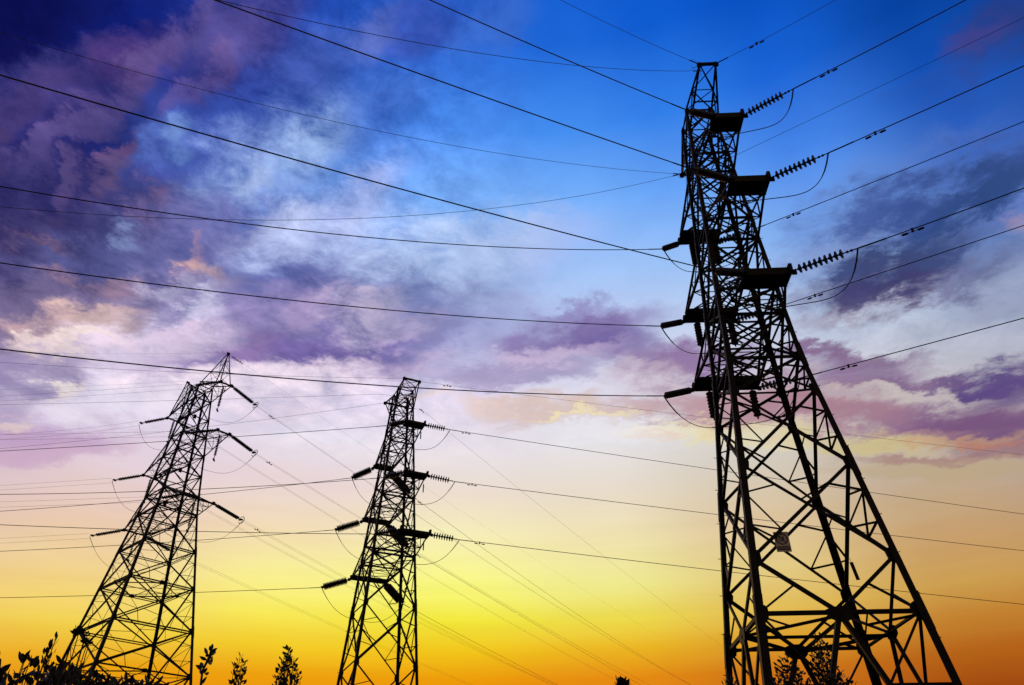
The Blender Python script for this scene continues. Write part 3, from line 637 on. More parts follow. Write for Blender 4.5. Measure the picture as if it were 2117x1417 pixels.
# pylon, side, arm, direction, lug, clamp, heading, slope, sag terms, length, damper distances
WIRES = [
 ('A', 'n', 1, 1, [8.135, 16.549, 22.988], [9.551, 15.442, 22.946], -38, -0.0563, 0.003102, -0.0, 5.3, [1.16]),
 ('A', 'n', 2, 1, [8.195, 16.171, 19.366], [9.65, 15.034, 19.235], -38, -0.0614, 0.001113, 0.0, 5.1, [1.35]),
 ('A', 'n', 3, 1, [8.309, 16.751, 15.992], [9.816, 15.574, 15.838], -38, -0.0831, 0.004765, -0.0, 4.1, [1.42]),
 ('A', 'f', 1, 1, [8.67, 22.996, 22.988], [9.705, 22.188, 22.785], -38, -0.0792, 0.000762, -0.0, 9.8, [1.89]),
 ('A', 'f', 2, 1, [8.888, 23.634, 19.366], [9.829, 22.898, 19.196], -38, -0.0762, 0.0002, 0.0, 8.7, [1.99]),
 ('A', 'f', 3, 1, [9.053, 23.335, 15.992], [10.319, 22.346, 15.786], -38, -0.0817, 0.0002, 0.0, 6.9, [1.65]),
 ('A', 'n', 0, 1, [7.961, 17.14, 26.89], None, -38, -0.1357, 0.011292, 0.0, 4.5, [1.62]),
 ('A', 'f', 0, 1, [8.062, 22.763, 26.89], [8.062, 22.763, 26.735], -38, -0.0555, 0.0002, 0.0, 12.9, []),
 ('A', 'n', 1, -1, [7.127, 16.589, 22.988], [6.123, 16.077, 22.642], 207, -0.0788, 0.003341, -0.0, 9.5, []),
 ('A', 'n', 2, -1, [7.037, 16.217, 19.366], [5.592, 15.481, 19.054], 207, -0.1071, 0.001142, 0.0, 13.8, []),
 ('A', 'n', 3, -1, [6.97, 16.805, 15.992], [5.91, 16.265, 15.617], 207, -0.1343, 0.00179, 0.0, 17.4, []),
 ('A', 'f', 1, -1, [7.112, 23.059, 22.988], [6.255, 22.641, 22.298], 206, -0.4245, 0.006185, -0.0, 21.6, []),
 ('A', 'f', 2, -1, [6.946, 23.712, 19.366], [5.8, 23.153, 18.727], 206, -0.2952, 0.003624, -0.0, 20.8, []),
 ('A', 'f', 3, -1, [6.758, 23.428, 15.992], [5.435, 22.783, 15.339], 206, -0.2567, 0.003452, -0.0, 19.5, []),
 ('A', 'f', 0, -1, [7.7, 22.778, 26.89], [7.7, 22.778, 26.932], 206, -0.4148, 0.007114, -0.0, 24.6, []),
 ('A', 'f', 0, -1, [7.7, 22.778, 26.89], [7.7, 22.778, 26.974], 200, -0.68, 0.010677, -0.0, 23.5, []),
 ('A', 'n', 0, -1, [7.348, 17.165, 26.89], None, 206, -0.0961, 0.013994, -0.0, 6.1, []),
 ('A', 'n', 0, -1, [7.348, 17.165, 26.89], [7.348, 17.165, 26.477], 212, -0.7834, 0.011375, -0.0, 15.9, []),
 ('B', 'n', 1, 1, [-5.454, 40.324, 23.887], [-3.895, 40.599, 23.681], 10, -0.0874, 0.0002, 0.0, 38.8, [1.01]),
 ('B', 'n', 2, 1, [-4.988, 39.497, 20.082], [-3.386, 39.78, 19.814], 10, -0.0666, 0.0002, 0.0, 36.4, [1.01]),
 ('B', 'n', 3, 1, [-4.569, 39.031, 16.359], [-2.969, 39.313, 16.153], 10, -0.0693, 0.000246, -0.0, 34.0, [1.13]),
 ('B', 'n', 0, 1, [-6.211, 41.837, 28.009], None, 10, -0.0515, 0.0002, 0.0, 44.8, [1.87]),
 ('B', 'n', 1, -1, [-6.492, 39.839, 23.887], [-7.567, 39.745, 23.539], -175, -0.1292, 0.000629, 0.0, 21.8, []),
 ('B', 'n', 2, -1, [-6.157, 38.951, 20.082], [-7.424, 38.84, 19.663], -175, -0.1224, 0.002088, -0.0, 20.3, []),
 ('B', 'n', 3, -1, [-6.069, 38.33, 16.359], [-7.511, 38.204, 16.095], -175, -0.0185, 0.001019, -0.0, 19.2, []),
 ('B', 'f', 1, -1, [-9.576, 46.444, 23.887], [-11.0, 46.394, 23.161], -178, -0.1451, 0.001432, -0.0, 22.6, []),
 ('B', 'f', 2, -1, [-9.93, 46.489, 20.082], [-11.66, 46.429, 19.503], -178, -0.0951, 0.001046, 0.0, 20.9, []),
 ('B', 'f', 3, -1, [-10.321, 46.738, 16.359], [-12.083, 46.676, 15.842], -178, -0.048, 0.00065, 0.0, 19.6, []),
 ('B', 'n', 0, -1, [-7.167, 41.39, 28.009], [-7.167, 41.39, 27.977], -175, -0.0315, 0.001274, -0.0, 25.7, []),
 ('B', 'f', 0, -1, [-8.909, 44.587, 28.009], None, -178, -0.1877, 0.001412, -0.0, 25.0, []),
 ('B', 'f', 1, 1, [-8.541, 46.927, 23.887], [-7.326, 49.033, 23.065], 60, -0.1023, 0.000712, -0.0, 57.8, [1.22]),
 ('B', 'f', 2, 1, [-8.349, 47.228, 20.082], [-7.165, 49.278, 19.177], 60, -0.0636, 0.0002, 0.0, 40.0, [1.09]),
 ('B', 'f', 3, 1, [-8.289, 47.687, 16.359], [-7.291, 49.416, 15.557], 60, -0.0823, 0.000531, 0.0, 22.1, []),
 ('B', 'f', 0, 1, [-7.545, 45.224, 28.009], [-7.545, 45.224, 28.814], 60, -0.0598, 0.000301, 0.0, 73.5, [1.83]),
 ('B', 't', 0, -1, [-8.202, 43.61, 28.0], [-8.202, 43.61, 28.166], -178, -0.0553, 0.000359, 0.0, 26.2, []),
 ('C', 'n', 1, 1, [-26.753, 59.69, 38.89], [-25.143, 62.718, 38.447], 62, -0.0575, 0.000247, -0.0, 136.3, [2.1]),
 ('C', 'n', 2, 1, [-25.285, 58.417, 33.013], [-23.707, 61.385, 32.556], 62, -0.0515, 0.000213, 0.0, 106.6, [1.79]),
 ('C', 'n', 3, 1, [-25.965, 60.129, 27.192], [-24.311, 63.241, 26.847], 62, -0.0779, 0.000319, -0.0, 62.7, [1.91]),
 ('C', 'f', 1, 1, [-34.476, 66.621, 38.89], [-33.507, 68.443, 38.856], 62, -0.0741, 0.000256, 0.0, 124.5, []),
 ('C', 'f', 2, 1, [-35.562, 67.707, 33.013], [-34.055, 70.542, 32.492], 62, -0.0822, 0.000415, -0.0, 87.2, []),
 ('C', 'f', 3, 1, [-34.997, 67.697, 27.192], [-33.307, 70.875, 26.637], 62, -0.0654, 0.0002, 0.0, 55.9, []),
 ('C', 'n', 0, 1, [-28.11, 60.033, 42.948], [-28.11, 60.033, 42.985], 62, -0.0259, 0.000228, 0.0, 76.3, [0.95, 1.69]),
 ('C', 'f', 1, -1, [-35.228, 65.78, 38.89], [-38.026, 65.878, 38.341], 178, -0.1412, 0.004101, 0.0, 13.9, []),
 ('C', 'f', 2, -1, [-36.428, 66.738, 33.013], [-39.398, 66.841, 32.524], 178, -0.0479, 0.0002, 0.0, 11.0, []),
 ('C', 'f', 3, -1, [-36.356, 66.177, 27.192], [-39.447, 66.285, 26.695], 178, -0.0361, 0.0002, 0.0, 8.4, []),
 ('C', 'n', 1, -1, [-27.479, 58.878, 38.89], [-30.408, 58.98, 38.446], 178, -0.0519, 0.000317, -0.0, 17.9, []),
 ('C', 'n', 2, -1, [-26.049, 57.562, 33.013], [-29.445, 57.68, 32.707], 178, 0.0029, 0.0002, 0.0, 16.2, []),
 ('C', 'n', 3, -1, [-27.827, 58.047, 27.192], [-30.182, 58.129, 26.776], 178, -0.0163, 0.0002, 0.0, 13.2, []),
 ('C', 'f', 0, -1, [-34.023, 65.35, 42.948], [-34.023, 65.35, 43.091], 178, -0.0336, 0.000482, 0.0, 19.9, []),
 ('C', 'n', 0, -1, [-27.97, 60.189, 42.948], [-27.97, 60.189, 43.119], 178, 0.0036, 0.00134, 0.0, 23.6, []),
]
HANGERS = [('A', 'f', 1, -.4, .12, 1.35), ('A', 'f', 1, .8, .12, 1.35), ('A', 'f', 2, -.56, .12, 1.35), ('A', 'f', 2, .8, .12, 1.35), ('A', 'f', 3, -.56, .12, 1.35), ('A', 'f', 3, .8, .12, 1.35),
  ('C', 'n', 1, 0, .5, 2.9), ('C', 'n', 2, 0, .6, 2.7), ('C', 'n', 3, 0, .6, 2.9), ('C', 'f', 1, 0, .4, 2.9), ('C', 'f', 2, 0, .4, 2.9), ('C', 'f', 3, 0, .4, 2.9)]


TN = {'A': 'the tallest pylon', 'B': 'the middle pylon', 'C': 'the left pylon'}
LV = {0: 'peak', 1: 'top arm', 2: 'middle arm', 3: 'lowest arm'}
SIDE = {'n': 'camera side', 'f': 'far side', 't': 'far corner'}
ends = {}; seen = {}
for (T, sd, j, lr, P0, CP, psi, sl, c2, c3, tm, dmp) in WIRES:
    side = SIDE[sd]; way = 'right' if lr > 0 else 'left'
    key = (T, sd, j, lr); k_ = seen.get(key, 0); seen[key] = k_ + 1
    st = CP or P0
    if j > 0:
        lab = 'disc string pulling %s off the %s of %s, %s' % (way, LV[j], TN[T], side)
        gname = 'tension insulator strings of ' + TN[T]
        if T == 'C': far_insulator(P0, CP, 'long double ' + lab, gname, lr > 0, True)
        else: insulator(P0, CP, lab, gname, (17 if T == 'B' and sd == 'f' else 13) if (lr < 0 or T == 'B' and sd == 'f') else None, T == 'B' and sd == 'f', lr > 0, .9 if lr < 0 and T == 'A' else (1.25 if T == 'B' else 1.0))
        ends[key] = Vector(CP)
    kind = 'thick wire' if j > 0 else 'thin earth wire'
    lab = '%s running %s from the %s of %s, %s' % (kind, way, LV[j], TN[T], side)
    if k_: lab = 'second, lower %s sloping %s from the %s of %s, %s' % (kind, way, LV[j], TN[T], side)
    grp = ('conductors of ' if j > 0 else 'earth wires of ') + TN[T]
    rad = ({'A': .0175, 'B': .0165, 'C': .0085}[T] if not (T == 'B' and psi == 60) else .011) if j > 0 else ({'A': .0085, 'B': .0085, 'C': .006}[T] if not (T == 'B' and psi == 60) else .007)
    bend = tm * 1.05; t1 = tm * 1.1 + {'A': 34, 'B': 45, 'C': 45}[T]
    if T == 'C' and j > 0:
        nx, ny = -math.sin(R(psi)), math.cos(R(psi))
        for s_, wd in ((1, 'upper'), (-1, 'lower')):
            power_line(wire_pts(st, psi, sl, c2, c3, t1, 60, 0, (nx * .16 * s_, ny * .16 * s_, .17 * s_), bend), rad, '%s of twin wires running %s from the %s of %s, %s' % (wd, way, LV[j], TN[T], side), grp)
    else:
        pts = wire_pts(st, psi, sl, c2, c3, t1, 70, bend=bend)
        if j == 0 and CP: pts = [Vector(P0)] + pts[1:] if lr > 0 else [Vector(P0)] + pts[1:]
        power_line(pts, rad, lab, grp)
    if (j > 0 and T != 'C') or T == 'A':          # compression dead end: a thick sleeve on the first stretch of the conductor
        sv = MB(); sv.tube(wire_pts(st, psi, sl, c2, c3, .75 if j else .5, 4), .022, 7); tag(sv.build('dead_end_sleeve', M_STEEL, None, True), '%s sleeve starting the %s wire from the %s of %s, %s' % ('second, lower' if k_ else 'thick', way, LV[j], TN[T], side), 'clamp', 'dead-end sleeves of ' + TN[T])
    for q, t in enumerate(dmp):
        a, b = wire_pts(st, psi, sl, c2, c3, t + .05, 1, t - .05); m_ = (a + b) / 2
        wh = '%s damper on the %s wire from the %s of %s, %s' % ('second' if q else 'dumbbell', way, LV[j], TN[T], side)
        damper(m_, b - a, wh, {'A': 1.0, 'B': 1.0, 'C': 1.3}[T])
# jumper loops under the arm tips
for T in 'ABC':
    for sd in 'nf':
        for j in (1, 2, 3):
            a, b = ends.get((T, sd, j, 1)), ends.get((T, sd, j, -1))
            if not a or not b: continue
            side = SIDE[sd]
            dr = {'A': 1.62, 'B': 1.5, 'C': 2.7}[T] if sd == 'n' else {'A': 1.55, 'B': 1.55, 'C': 2.6}[T]
            lab = 'jumper cable looping under the %s of %s, %s' % (LV[j], TN[T], side)
            pts = loop_pts(a, b, dr, {'A': 4.0, 'B': 2.8, 'C': 2.6}[T]); mb = MB(); mb.tube(pts, .0135 if T != 'C' else .013, 6)
            o = tag(mb.build('jumper_cable', M_WIRE, None, True), lab, 'jumper cable', 'jumper loops of ' + TN[T])
            for f_ in (0, -1):
                sl_ = MB(); q = pts[0:4] if f_ == 0 else pts[-4:]; sl_.tube(q, .024, 6, [1, 1, .9, .6] if f_ == 0 else [.6, .9, 1, 1]); sl_.build('terminal', M_STEEL, o)
# strings that hold the jumpers off the steel
for (T, sd, j, u, inset, L) in HANGERS:
    pl = PY[T]; h, rise, near, far = pl['arms'][j - 1] if T != 'C' else pl['arms'][j - 1]
    a, e = near if sd == 'n' else far; sg = 1 if sd == 'n' else -1
    ph = pl['phi']; c_, s_ = math.cos(ph), math.sin(ph); uu, vv = u * e, sg * (a - inset)
    p = Vector((pl['X'] + uu * c_ + vv * s_, pl['Y'] + uu * s_ - vv * c_, h - .03)); q = p - Vector((0, 0, L))
    side = SIDE[sd]; wh = 'left' if u < 0 else ('right' if u > 0 else 'end')
    lab = 'upright disc string hanging under the %s of %s, %s%s' % (LV[j], TN[T], side, '' if u == 0 else ', %s end' % wh)
    if T == 'C': far_insulator(p, q, lab, 'hanging insulator strings of ' + TN[T], False, False)
    else: insulator(p, q, lab, 'hanging insulator strings of ' + TN[T], 8 if T == 'A' else 8, False, False)

# ------------------------------------------------------------------ signs and plates on the steelwork
def place(T, uvh):
    pl = PY[T]; ph = pl['phi']; c_, s_ = math.cos(ph), math.sin(ph); u, v, h = uvh
    return Vector((pl['X'] + u * c_ + v * s_, pl['Y'] + u * s_ - v * c_, h))
def text_mesh(body, size, depth=.001):
    cu = bpy.data.curves.new('lettering', 'FONT'); cu.body = body; cu.size = size; cu.align_x = 'CENTER'; cu.align_y = 'CENTER'; cu.extrude = depth
    o = bpy.data.objects.new('lettering', cu); C.objects.link(o)
    bpy.context.view_layer.update(); me = bpy.data.meshes.new_from_object(o.evaluated_get(bpy.context.evaluated_depsgraph_get()))
    bpy.data.objects.remove(o); bpy.data.curves.remove(cu); return me
sg = empty('warning_sign', place('A', (-0.878, 1.602, 8.281)), PY['A']['phi'])
tag(sg, 'pale no-climbing sign with a crossed ring on the lower bracing of the tallest pylon', 'sign')
b = MB(); b.box((-.185, -.003, -.26), (.185, .003, .26)); b.build('board', M_SIGN, sg)
rg = MB(); n = 40
rg.loft([[(r_ * math.cos(a), y, .075 + r_ * math.sin(a)) for r_, y in ((.150, -.0036), (.150, -.0056), (.122, -.0056), (.122, -.0036))] for a in [2 * math.pi * k / n for k in range(n + 1)]], cap=False); rg.build('ring', M_INK, sg)
sl = MB(); sl.flat((-.094, -.0062, .169), (.094, -.0062, -.019), .020, .0012, (0, -1, 0)); sl.build('slash', M_INK, sg)
fg = MB()
def blob(pts, y=-.0046):
    fg.loft([[(x, y + d, z + .075) for x, z in pts] for d in (0, .0008)])
blob([(-.082, .045), (-.030, .075), (-.028, .063), (-.070, .035)]); blob([(-.070, .040), (-.052, .040), (-.045, -.075), (-.060, -.075)])
blob([(-.045, -.035), (.012, -.035), (.012, -.048), (-.045, -.048)]); blob([(-.02, -.048), (-.008, -.048), (-.002, -.080), (-.016, -.080)])
blob([(.000, .030), (.034, .045), (.066, .018), (.052, -.006), (.018, .004)]); blob([(.018, .008), (.05, -.004), (.030, -.036), (.010, -.028)])
blob([(.010, -.030), (.028, -.032), (.046, -.078), (.032, -.080)]); blob([(-.030, .052), (.004, .060), (.010, .046), (-.024, .040)])
hd = [(.044 + .017 * math.cos(a), .060 + .017 * math.sin(a)) for a in [2 * math.pi * k / 10 for k in range(10)]]; blob(hd)
fg.build('pictogram', M_INK, sg)
tb = MB(); tb.box((-.155, -.0052, -.215), (.155, -.0034, -.115)); tb.build('text_panel', M_INK, sg)
tm_ = text_mesh('禁止攀登 高压危险', .047); tm_.materials.append(M_SIGN)
lt = link('lettering', tm_, sg); lt.rotation_euler = (R(90), 0, 0); lt.location = (0, -.0066, -.166); lt.scale = (.72, 1.45, 1)
def hang_plate(T, uvh, w, hgt, rz, label, m, name='number_plate', tilt=0):
    o = empty(name, place(T, uvh), PY[T]['phi'] + rz); tag(o, label, 'plate', 'small plates hung on the pylons')
    o.rotation_euler = (0, tilt, PY[T]['phi'] + rz)
    b = MB(); b.box((-w / 2, -.004, -hgt / 2), (w / 2, .004, hgt / 2)); b.build('board', m, o)
    k = MB(); k.tube([(0, 0, hgt / 2 - .03), (0, .0, hgt / 2 + .12)], .007, 5); k.build('hook', M_STEEL, o)
hang_plate('A', (-1.575, -1.722, 8.566), .26, .42, R(62), 'narrow pale plate seen almost edge-on on the outer left leg of the tallest pylon', M_SIGN)
hang_plate('A', (2.062, -1.627, 8.518), .13, .52, R(20), 'long dark plate dangling crookedly behind the middle leg of the tallest pylon', M_STEEL, tilt=R(-9))
for q, nm in zip([(0.47, 3.264, 23.3), (0.57, 4.21, 19.41), (0.609, 4.81, 15.807)], ('top', 'middle', 'lowest')): hang_plate('B', q, .11, .5, R(40), 'slim dark plate hanging under the right end of the %s arm of the middle pylon' % nm, M_STEEL)
for q, nm in zip([(-0.399, 1.064, 36.777), (-0.568, 1.542, 30.961), (-1.204, 1.847, 27.489)], ('top', 'middle', 'lowest')): hang_plate('C', q, .3, .45, 0, 'square dark plate on the front of the broad left pylon below its %s arms' % nm, M_STEEL)
# slack earth-wire bridging loops at the two peaks of the tallest pylon
for sd, hx in (('n', 1), ('f', -1)):
    tip = place('A', (-(PY['A']['horn'][1][1] if sd == 'n' else .03), hx * PY['A']['horn'][1 if sd == 'n' else 2][0], PY['A']['horn'][0]))
    side = SIDE[sd]
    for k, (off, dr, nm) in enumerate((((-.32, -.10, .10), -.16, 'small upper'), ((-.36, -.02, -.14), .17, 'small lower'), ((-.05, .05, -.75), .06, 'long hanging'))):
        power_line(loop_pts(tip, tip + Vector(off), dr, 2.2, 14), .0055, '%s bridging loop at the peak of the tallest pylon, %s' % (nm, side), 'earth-wire bridging loops', 'bridging_loop', 'cable')

# ------------------------------------------------------------------ shrubs, twigs and saplings near the camera
def leaf(mb, p, d, side, L, w, curl):
    d = d.normalized(); s = (side - d * side.dot(d))
    s = s.normalized() if s.length > 1e-4 else d.orthogonal().normalized(); n = d.cross(s)
    rows = []; b = len(mb.v); prof = ((0, .12), (.18, .62), (.42, 1.0), (.68, .82), (.88, .38), (1.0, .03))
    for t, k in prof:
        c = p + d * (L * t) + n * (curl * L * t * t); h = s * (w * k)
        mb.v += [tuple(c - h + n * (w * k * .35)), tuple(c), tuple(c + h + n * (w * k * .35))]
    for i in range(len(prof) - 1):
        a = b + i * 3; mb.f += [(a, a + 1, a + 4, a + 3), (a + 1, a + 2, a + 5, a + 4)]
def rv(r, a=1.0): return Vector((r.uniform(-a, a), r.uniform(-a, a), r.uniform(-a, a)))
SHRUBS = [
 ('shrub', 'leafy shrub cut off by the left edge of the view', 'shrub', 'shrubs at the bottom of the view', [(-1.75, 2.679, 2.249), (-1.739, 2.686, 2.224), (-1.779, 2.779, 2.229), (-1.766, 2.668, 2.256), (-1.879, 2.834, 2.315)], 0.05, 0.014, 0.35, 46, 0.8, 3, 1.0),
 ('shrub', 'broad-leaved shrub with upright twigs, left of the foot of the broad left pylon', 'shrub', 'shrubs at the bottom of the view', [(-2.44, 3.9, 2.57), (-2.442, 3.898, 2.541), (-2.419, 3.913, 2.558), (-2.395, 3.927, 2.551), (-2.347, 3.956, 2.563), (-2.352, 3.953, 2.539), (-2.438, 3.901, 2.445), (-2.437, 3.901, 2.48), (-2.379, 3.937, 2.455), (-2.41, 3.918, 2.468)], 0.06, 0.017, 0.17, 11, 0.75, 5, 1.0),
 ('budding_twig', 'thin budding twig rising highest out of the shrubs left of the broad pylon', 'twig', 'twigs standing out of the shrubs', [(-2.248, 3.783, 2.62), (-2.264, 3.773, 2.592), (-2.264, 3.773, 2.551)], 0.036, 0.01, 0.13, 15, 0.3, 8, 1.0),
 ('tufted_twig', 'twig ending in a thick leaf tuft before the outer leg of the left pylon', 'twig', 'twigs standing out of the shrubs', [(-2.132, 3.734, 2.636), (-2.133, 3.734, 2.621), (-2.121, 3.74, 2.636)], 0.028, 0.012, 0.03, 18, 0.9, 9, 1.0),
 ('tufted_twig', 'shorter tufted twig with one upright leaf, inside the outer leg of the left pylon', 'twig', 'twigs standing out of the shrubs', [(-2.118, 3.799, 2.639), (-2.115, 3.801, 2.607), (-2.102, 3.809, 2.604), (-2.095, 3.812, 2.604)], 0.028, 0.01, 0.03, 14, 0.9, 10, 1.0),
 ('shrub', 'dense dark shrub hiding the foot of the broad left pylon', 'shrub', 'shrubs at the bottom of the view', [(-2.479, 4.227, 2.567), (-2.527, 4.338, 2.592), (-2.575, 4.448, 2.647), (-2.617, 4.563, 2.642), (-2.424, 4.258, 2.589), (-2.468, 4.372, 2.611), (-2.504, 4.489, 2.62), (-2.636, 4.552, 2.605), (-2.481, 4.226, 2.537), (-2.436, 4.389, 2.606), (-2.52, 4.48, 2.586), (-2.544, 4.604, 2.602), (-2.427, 4.257, 2.534), (-2.407, 4.405, 2.563), (-2.438, 4.525, 2.577), (-2.681, 4.525, 2.587), (-2.465, 4.235, 2.502), (-2.498, 4.355, 2.521), (-2.524, 4.478, 2.548), (-2.553, 4.599, 2.566), (-2.344, 4.303, 2.506), (-2.374, 4.423, 2.532), (-2.61, 4.428, 2.531), (-2.663, 4.536, 2.572), (-2.429, 4.256, 2.518), (-2.449, 4.382, 2.546), (-2.484, 4.5, 2.56), (-2.637, 4.552, 2.579)], 0.056, 0.015, 0.13, 12, 0.6, 12, 1.0),
 ('shrub', 'low row of leaf tips under the middle of the broad left pylon', 'shrub', 'shrubs at the bottom of the view', [(-2.44, 4.592, 2.604), (-2.478, 4.708, 2.611), (-2.52, 4.821, 2.626), (-2.378, 4.624, 2.584), (-2.424, 4.736, 2.612), (-2.44, 4.862, 2.608), (-2.273, 4.677, 2.595), (-2.335, 4.78, 2.606), (-2.402, 4.881, 2.618), (-2.248, 4.689, 2.573), (-2.256, 4.818, 2.599), (-2.271, 4.943, 2.627), (-2.149, 4.735, 2.596), (-2.37, 4.763, 2.585), (-2.456, 4.854, 2.607), (-2.386, 4.62, 2.568), (-2.275, 4.809, 2.593)], 0.052, 0.016, 0.16, 18, 0.7, 14, 1.0),
 ('sapling', 'small slim sapling, the middle one between the left and the middle pylon', 'sapling', 'saplings at the bottom of the view', [(-2.979, 8.493, 3.559), (-2.995, 8.487, 3.513), (-2.944, 8.505, 3.521), (-2.994, 8.487, 3.459), (-2.921, 8.513, 3.498), (-3.013, 8.481, 3.458), (-2.952, 8.502, 3.437), (-2.917, 8.514, 3.401), (-2.988, 8.49, 3.377), (-2.918, 8.514, 3.43), (-2.928, 8.51, 3.357), (-2.99, 8.489, 3.362), (-2.968, 8.497, 3.321), (-2.989, 8.489, 3.286), (-2.924, 8.512, 3.313)], 0.052, 0.015, 0.3, 19, 0.75, 21, 1.0),
 ('sapling', 'larger conical sapling just left of the narrow middle pylon', 'sapling', 'saplings at the bottom of the view', [(-2.643, 9.125, 3.773), (-2.632, 9.063, 3.766), (-2.615, 9.071, 3.751), (-2.708, 9.272, 3.746), (-2.576, 9.005, 3.681), (-2.607, 8.957, 3.671), (-2.622, 9.322, 3.701), (-2.65, 9.004, 3.643), (-2.625, 9.351, 3.675), (-2.711, 9.171, 3.648), (-2.499, 8.965, 3.568), (-2.749, 9.366, 3.653), (-2.491, 9.043, 3.548), (-2.769, 9.327, 3.588), (-2.494, 9.113, 3.529), (-2.63, 8.917, 3.477), (-2.459, 8.892, 3.438), (-2.608, 8.998, 3.45), (-2.478, 9.073, 3.453), (-2.715, 9.049, 3.444), (-2.485, 9.03, 3.404), (-2.64, 9.014, 3.381), (-2.41, 8.941, 3.343), (-2.689, 9.277, 3.416), (-2.432, 9.079, 3.361), (-2.577, 8.858, 3.297), (-2.502, 9.447, 3.365), (-2.638, 9.126, 3.709), (-2.61, 9.134, 3.631), (-2.609, 9.135, 3.552), (-2.576, 9.144, 3.476), (-2.596, 9.138, 3.408)], 0.055, 0.017, 0.3, 17, 0.8, 22, 1.0),
 ('sapling', 'taller leafy branch reaching up inside the foot of the tallest pylon', 'sapling', 'saplings at the bottom of the view', [(3.813, 9.783, 4.039), (3.882, 9.917, 4.031), (3.986, 10.038, 4.072), (3.782, 9.795, 4.003), (3.926, 9.9, 3.947), (3.86, 10.087, 3.961), (3.83, 9.777, 3.867), (3.963, 9.885, 3.873), (3.902, 10.071, 3.865), (3.858, 9.765, 3.791), (3.801, 9.949, 3.831), (3.926, 10.061, 3.797), (3.707, 9.824, 3.684), (3.832, 9.937, 3.69), (3.98, 10.04, 3.726), (3.823, 9.779, 3.595), (3.79, 9.953, 3.605)], 0.06, 0.019, 0.4, 30, 0.85, 31, 1.0),
 ('sapling', 'lower bushy sapling left of the tall branch under the tallest pylon', 'sapling', 'saplings at the bottom of the view', [(3.277, 9.448, 3.718), (3.26, 9.612, 3.722), (3.333, 9.746, 3.718), (3.291, 9.443, 3.64), (3.207, 9.63, 3.648), (3.44, 9.709, 3.718), (3.359, 9.419, 3.611), (3.252, 9.615, 3.605), (3.362, 9.736, 3.637), (3.309, 9.437, 3.546), (3.425, 9.555, 3.569), (3.502, 9.686, 3.579), (3.148, 9.491, 3.52), (3.251, 9.615, 3.52), (3.423, 9.715, 3.562), (3.256, 9.455, 3.467), (3.125, 9.657, 3.498), (3.196, 9.792, 3.492), (3.056, 9.522, 3.428), (3.209, 9.629, 3.462), (3.313, 9.752, 3.469), (3.291, 9.443, 3.419), (3.39, 9.567, 3.472), (3.48, 9.694, 3.472)], 0.06, 0.019, 0.42, 30, 0.85, 32, 1.0),
 ('shrub', 'low bush of fine leaves right of the tall branch under the tallest pylon', 'shrub', 'shrubs at the bottom of the view', [(3.548, 8.92, 3.428), (3.635, 9.047, 3.409), (3.757, 9.159, 3.485), (3.644, 8.881, 3.377), (3.655, 9.039, 3.378), (3.772, 9.153, 3.37), (3.702, 8.857, 3.312), (3.609, 9.058, 3.353), (3.63, 9.211, 3.411), (3.484, 8.946, 3.319), (3.501, 9.1, 3.362), (3.845, 9.123, 3.335), (3.676, 8.868, 3.283), (3.649, 9.041, 3.321), (3.737, 9.168, 3.337), (3.512, 8.934, 3.296), (3.44, 9.123, 3.338), (3.44, 9.283, 3.382), (3.292, 9.018, 3.32)], 0.058, 0.018, 0.34, 32, 0.85, 33, 1.0),
 ('shrub', 'tiny leaf tuft on the bottom edge, midway between the middle and tallest pylons', 'shrub', 'shrubs at the bottom of the view', [(0.779, 5.949, 2.785), (0.804, 5.946, 2.787), (0.829, 5.942, 2.783), (0.793, 5.947, 2.774), (0.817, 5.944, 2.774)], 0.055, 0.017, 0.2, 40, 0.9, 41, 1.0),
 ('shrub', 'small leafy shrub at the foot of the outer left leg of the tallest pylon', 'shrub', 'shrubs at the bottom of the view', [(2.597, 9.657, 3.517), (2.625, 9.649, 3.488), (2.556, 9.668, 3.47), (2.652, 9.642, 3.454), (2.602, 9.656, 3.446)], 0.05, 0.016, 0.3, 36, 0.8, 42, 1.0),
]
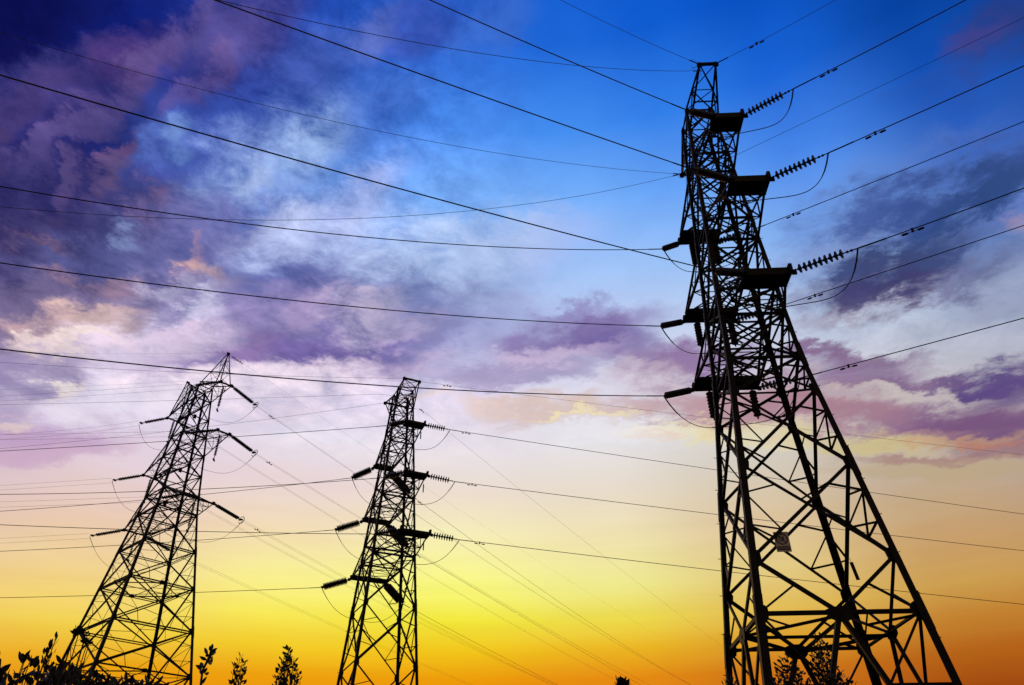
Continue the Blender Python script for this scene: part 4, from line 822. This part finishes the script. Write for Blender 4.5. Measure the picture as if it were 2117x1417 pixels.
for (name, label, cat, grp, tips, LL, lw_, vis, dens, spread, seed, cl) in SHRUBS:
    r = random.Random(seed); tips = [Vector(t) for t in tips]
    cx = sum((t.x for t in tips)) / len(tips); cy = sum((t.y for t in tips)) / len(tips); top = max(t.z for t in tips)
    root = empty(name, (cx, cy, 0)); tag(root, label, cat, grp); o0 = Vector((cx, cy, 0))
    fol = MB()
    for t in tips:
        t = t - o0; b = Vector((r.uniform(-.12, .12), r.uniform(-.12, .12), 0)); mid = Vector((t.x * .55 + r.uniform(-.06, .06), t.y * .55, t.z * .55))
        pts = []
        for k in range(13):
            s = k / 12; pts.append(b * (1 - s) ** 2 + mid * 2 * s * (1 - s) + t * s * s)
        br = MB(); br.tube(pts, .011 * min(1.6, .5 + top / 5), 5, [1 - .82 * k / 12 for k in range(13)]); br.build('branch', M_BARK, root)
        for k in range(26):      # foliage lower down, towards the ground
            s = r.uniform(.15, max(.2, 1 - 1.25 * max(vis, .3) / (t - b).length)); p = b * (1 - s) ** 2 + mid * 2 * s * (1 - s) + t * s * s
            d = rv(r) + Vector((0, 0, .5)); leaf(fol, p + rv(r, .04), d, rv(r), LL * r.uniform(.8, 1.4), lw_ * r.uniform(.8, 1.2), r.uniform(-.2, .2))
        # leaves: thick over the last stretch, thinner further down
        ln = (t - b).length; nl = int(dens * .5)
        for k in range(nl):
            q = k / nl; back = vis * q ** 1.1 if k % 8 else vis + (ln * .8 - vis) * r.random()
            s = max(.1, 1 - back / ln); p = b * (1 - s) ** 2 + mid * 2 * s * (1 - s) + t * s * s
            ax = ((t - mid) * s + (mid - b) * (1 - s)).normalized()
            a = k * 2.4 + r.uniform(-.4, .4); o1 = ax.orthogonal().normalized(); o2 = ax.cross(o1)
            outd = o1 * math.cos(a) + o2 * math.sin(a); sp = spread * r.uniform(.6, 1.25) * min(1, .25 + q * 5)
            tw = p + outd * (r.uniform(0, .05) * spread if back > .03 else 0)
            leaf(fol, tw, ax * (1.1 - .6 * sp) + outd * sp + rv(r, .18), rv(r), LL * r.uniform(.7, 1.3), lw_ * r.uniform(.6, 1.05), r.uniform(-.25, .25))
    fol.build('foliage', M_LEAF, root)
hs = [Vector(p) for p in [(-1.097, 2.792, 2.21), (-1.1, 2.791, 2.236), (-1.101, 2.79, 2.258), (-1.098, 2.792, 2.272), (-1.094, 2.793, 2.286), (-1.089, 2.795, 2.302), (-1.088, 2.796, 2.318), (-1.089, 2.795, 2.332)]]; o0 = Vector((hs[0].x, hs[0].y, 0))
root = empty('leafy_stem', o0); tag(root, 'single crooked stem with long curling leaves beside the right leg of the broad left pylon', 'plant')
b = MB(); pts = [Vector((0, 0, 0)), Vector((.01, 0, 1.1))] + [p - o0 for p in hs]; b.tube(pts, .0052, 6, [1.3, 1.15] + [.95, .8, .75, .85, .95, 1.25, 1.1, .5]); b.build('stem', M_BARK, root)
fol = MB(); r = random.Random(3)
for (a, c, w) in [((-1.089, 2.795, 2.323), (-1.082, 2.755, 2.333), 0.2), ((-1.088, 2.796, 2.325), (-1.103, 2.833, 2.352), 0.2), ((-1.086, 2.796, 2.321), (-1.057, 2.765, 2.326), 0.12), ((-1.087, 2.796, 2.316), (-1.083, 2.841, 2.33), 0.12), ((-1.087, 2.796, 2.312), (-1.059, 2.764, 2.305), 0.13), ((-1.087, 2.796, 2.302), (-1.094, 2.836, 2.308), 0.13), ((-1.096, 2.793, 2.292), (-1.105, 2.746, 2.295), 0.14), ((-1.096, 2.793, 2.309), (-1.122, 2.825, 2.337), 0.16), ((-1.097, 2.792, 2.302), (-1.085, 2.754, 2.312), 0.2), ((-1.092, 2.794, 2.285), (-1.088, 2.839, 2.299), 0.38), ((-1.105, 2.789, 2.261), (-1.109, 2.744, 2.265), 0.25), ((-1.103, 2.79, 2.265), (-1.127, 2.823, 2.29), 0.25), ((-1.098, 2.792, 2.249), (-1.07, 2.76, 2.262), 0.12), ((-1.094, 2.793, 2.248), (-1.091, 2.837, 2.256), 0.2), ((-1.095, 2.793, 2.214), (-1.069, 2.76, 2.231), 0.12), ((-1.102, 2.79, 2.242), (-1.124, 2.825, 2.267), 0.2), ((-1.089, 2.796, 2.327), (-1.066, 2.761, 2.322), 0.3), ((-1.097, 2.792, 2.272), (-1.108, 2.831, 2.282), 0.3)]:
    a, c = Vector(a) - o0, Vector(c) - o0; L = (c - a).length
    leaf(fol, a, c - a, (c - a).cross(a + o0 - Vector((0, 0, 1.7))).normalized() + rv(r, .35), L * 1.05, max(.006, L * w * .62), r.uniform(-.15, .15))
for k in range(60):
    s = r.random() ** .7; p = Vector((.01, 0, 0)).lerp(hs[0] - o0, .3 + .65 * s); leaf(fol, p, rv(r) + Vector((0, 0, .4)), rv(r), .06, .008, .1)
fol.build('foliage', M_LEAF, root)
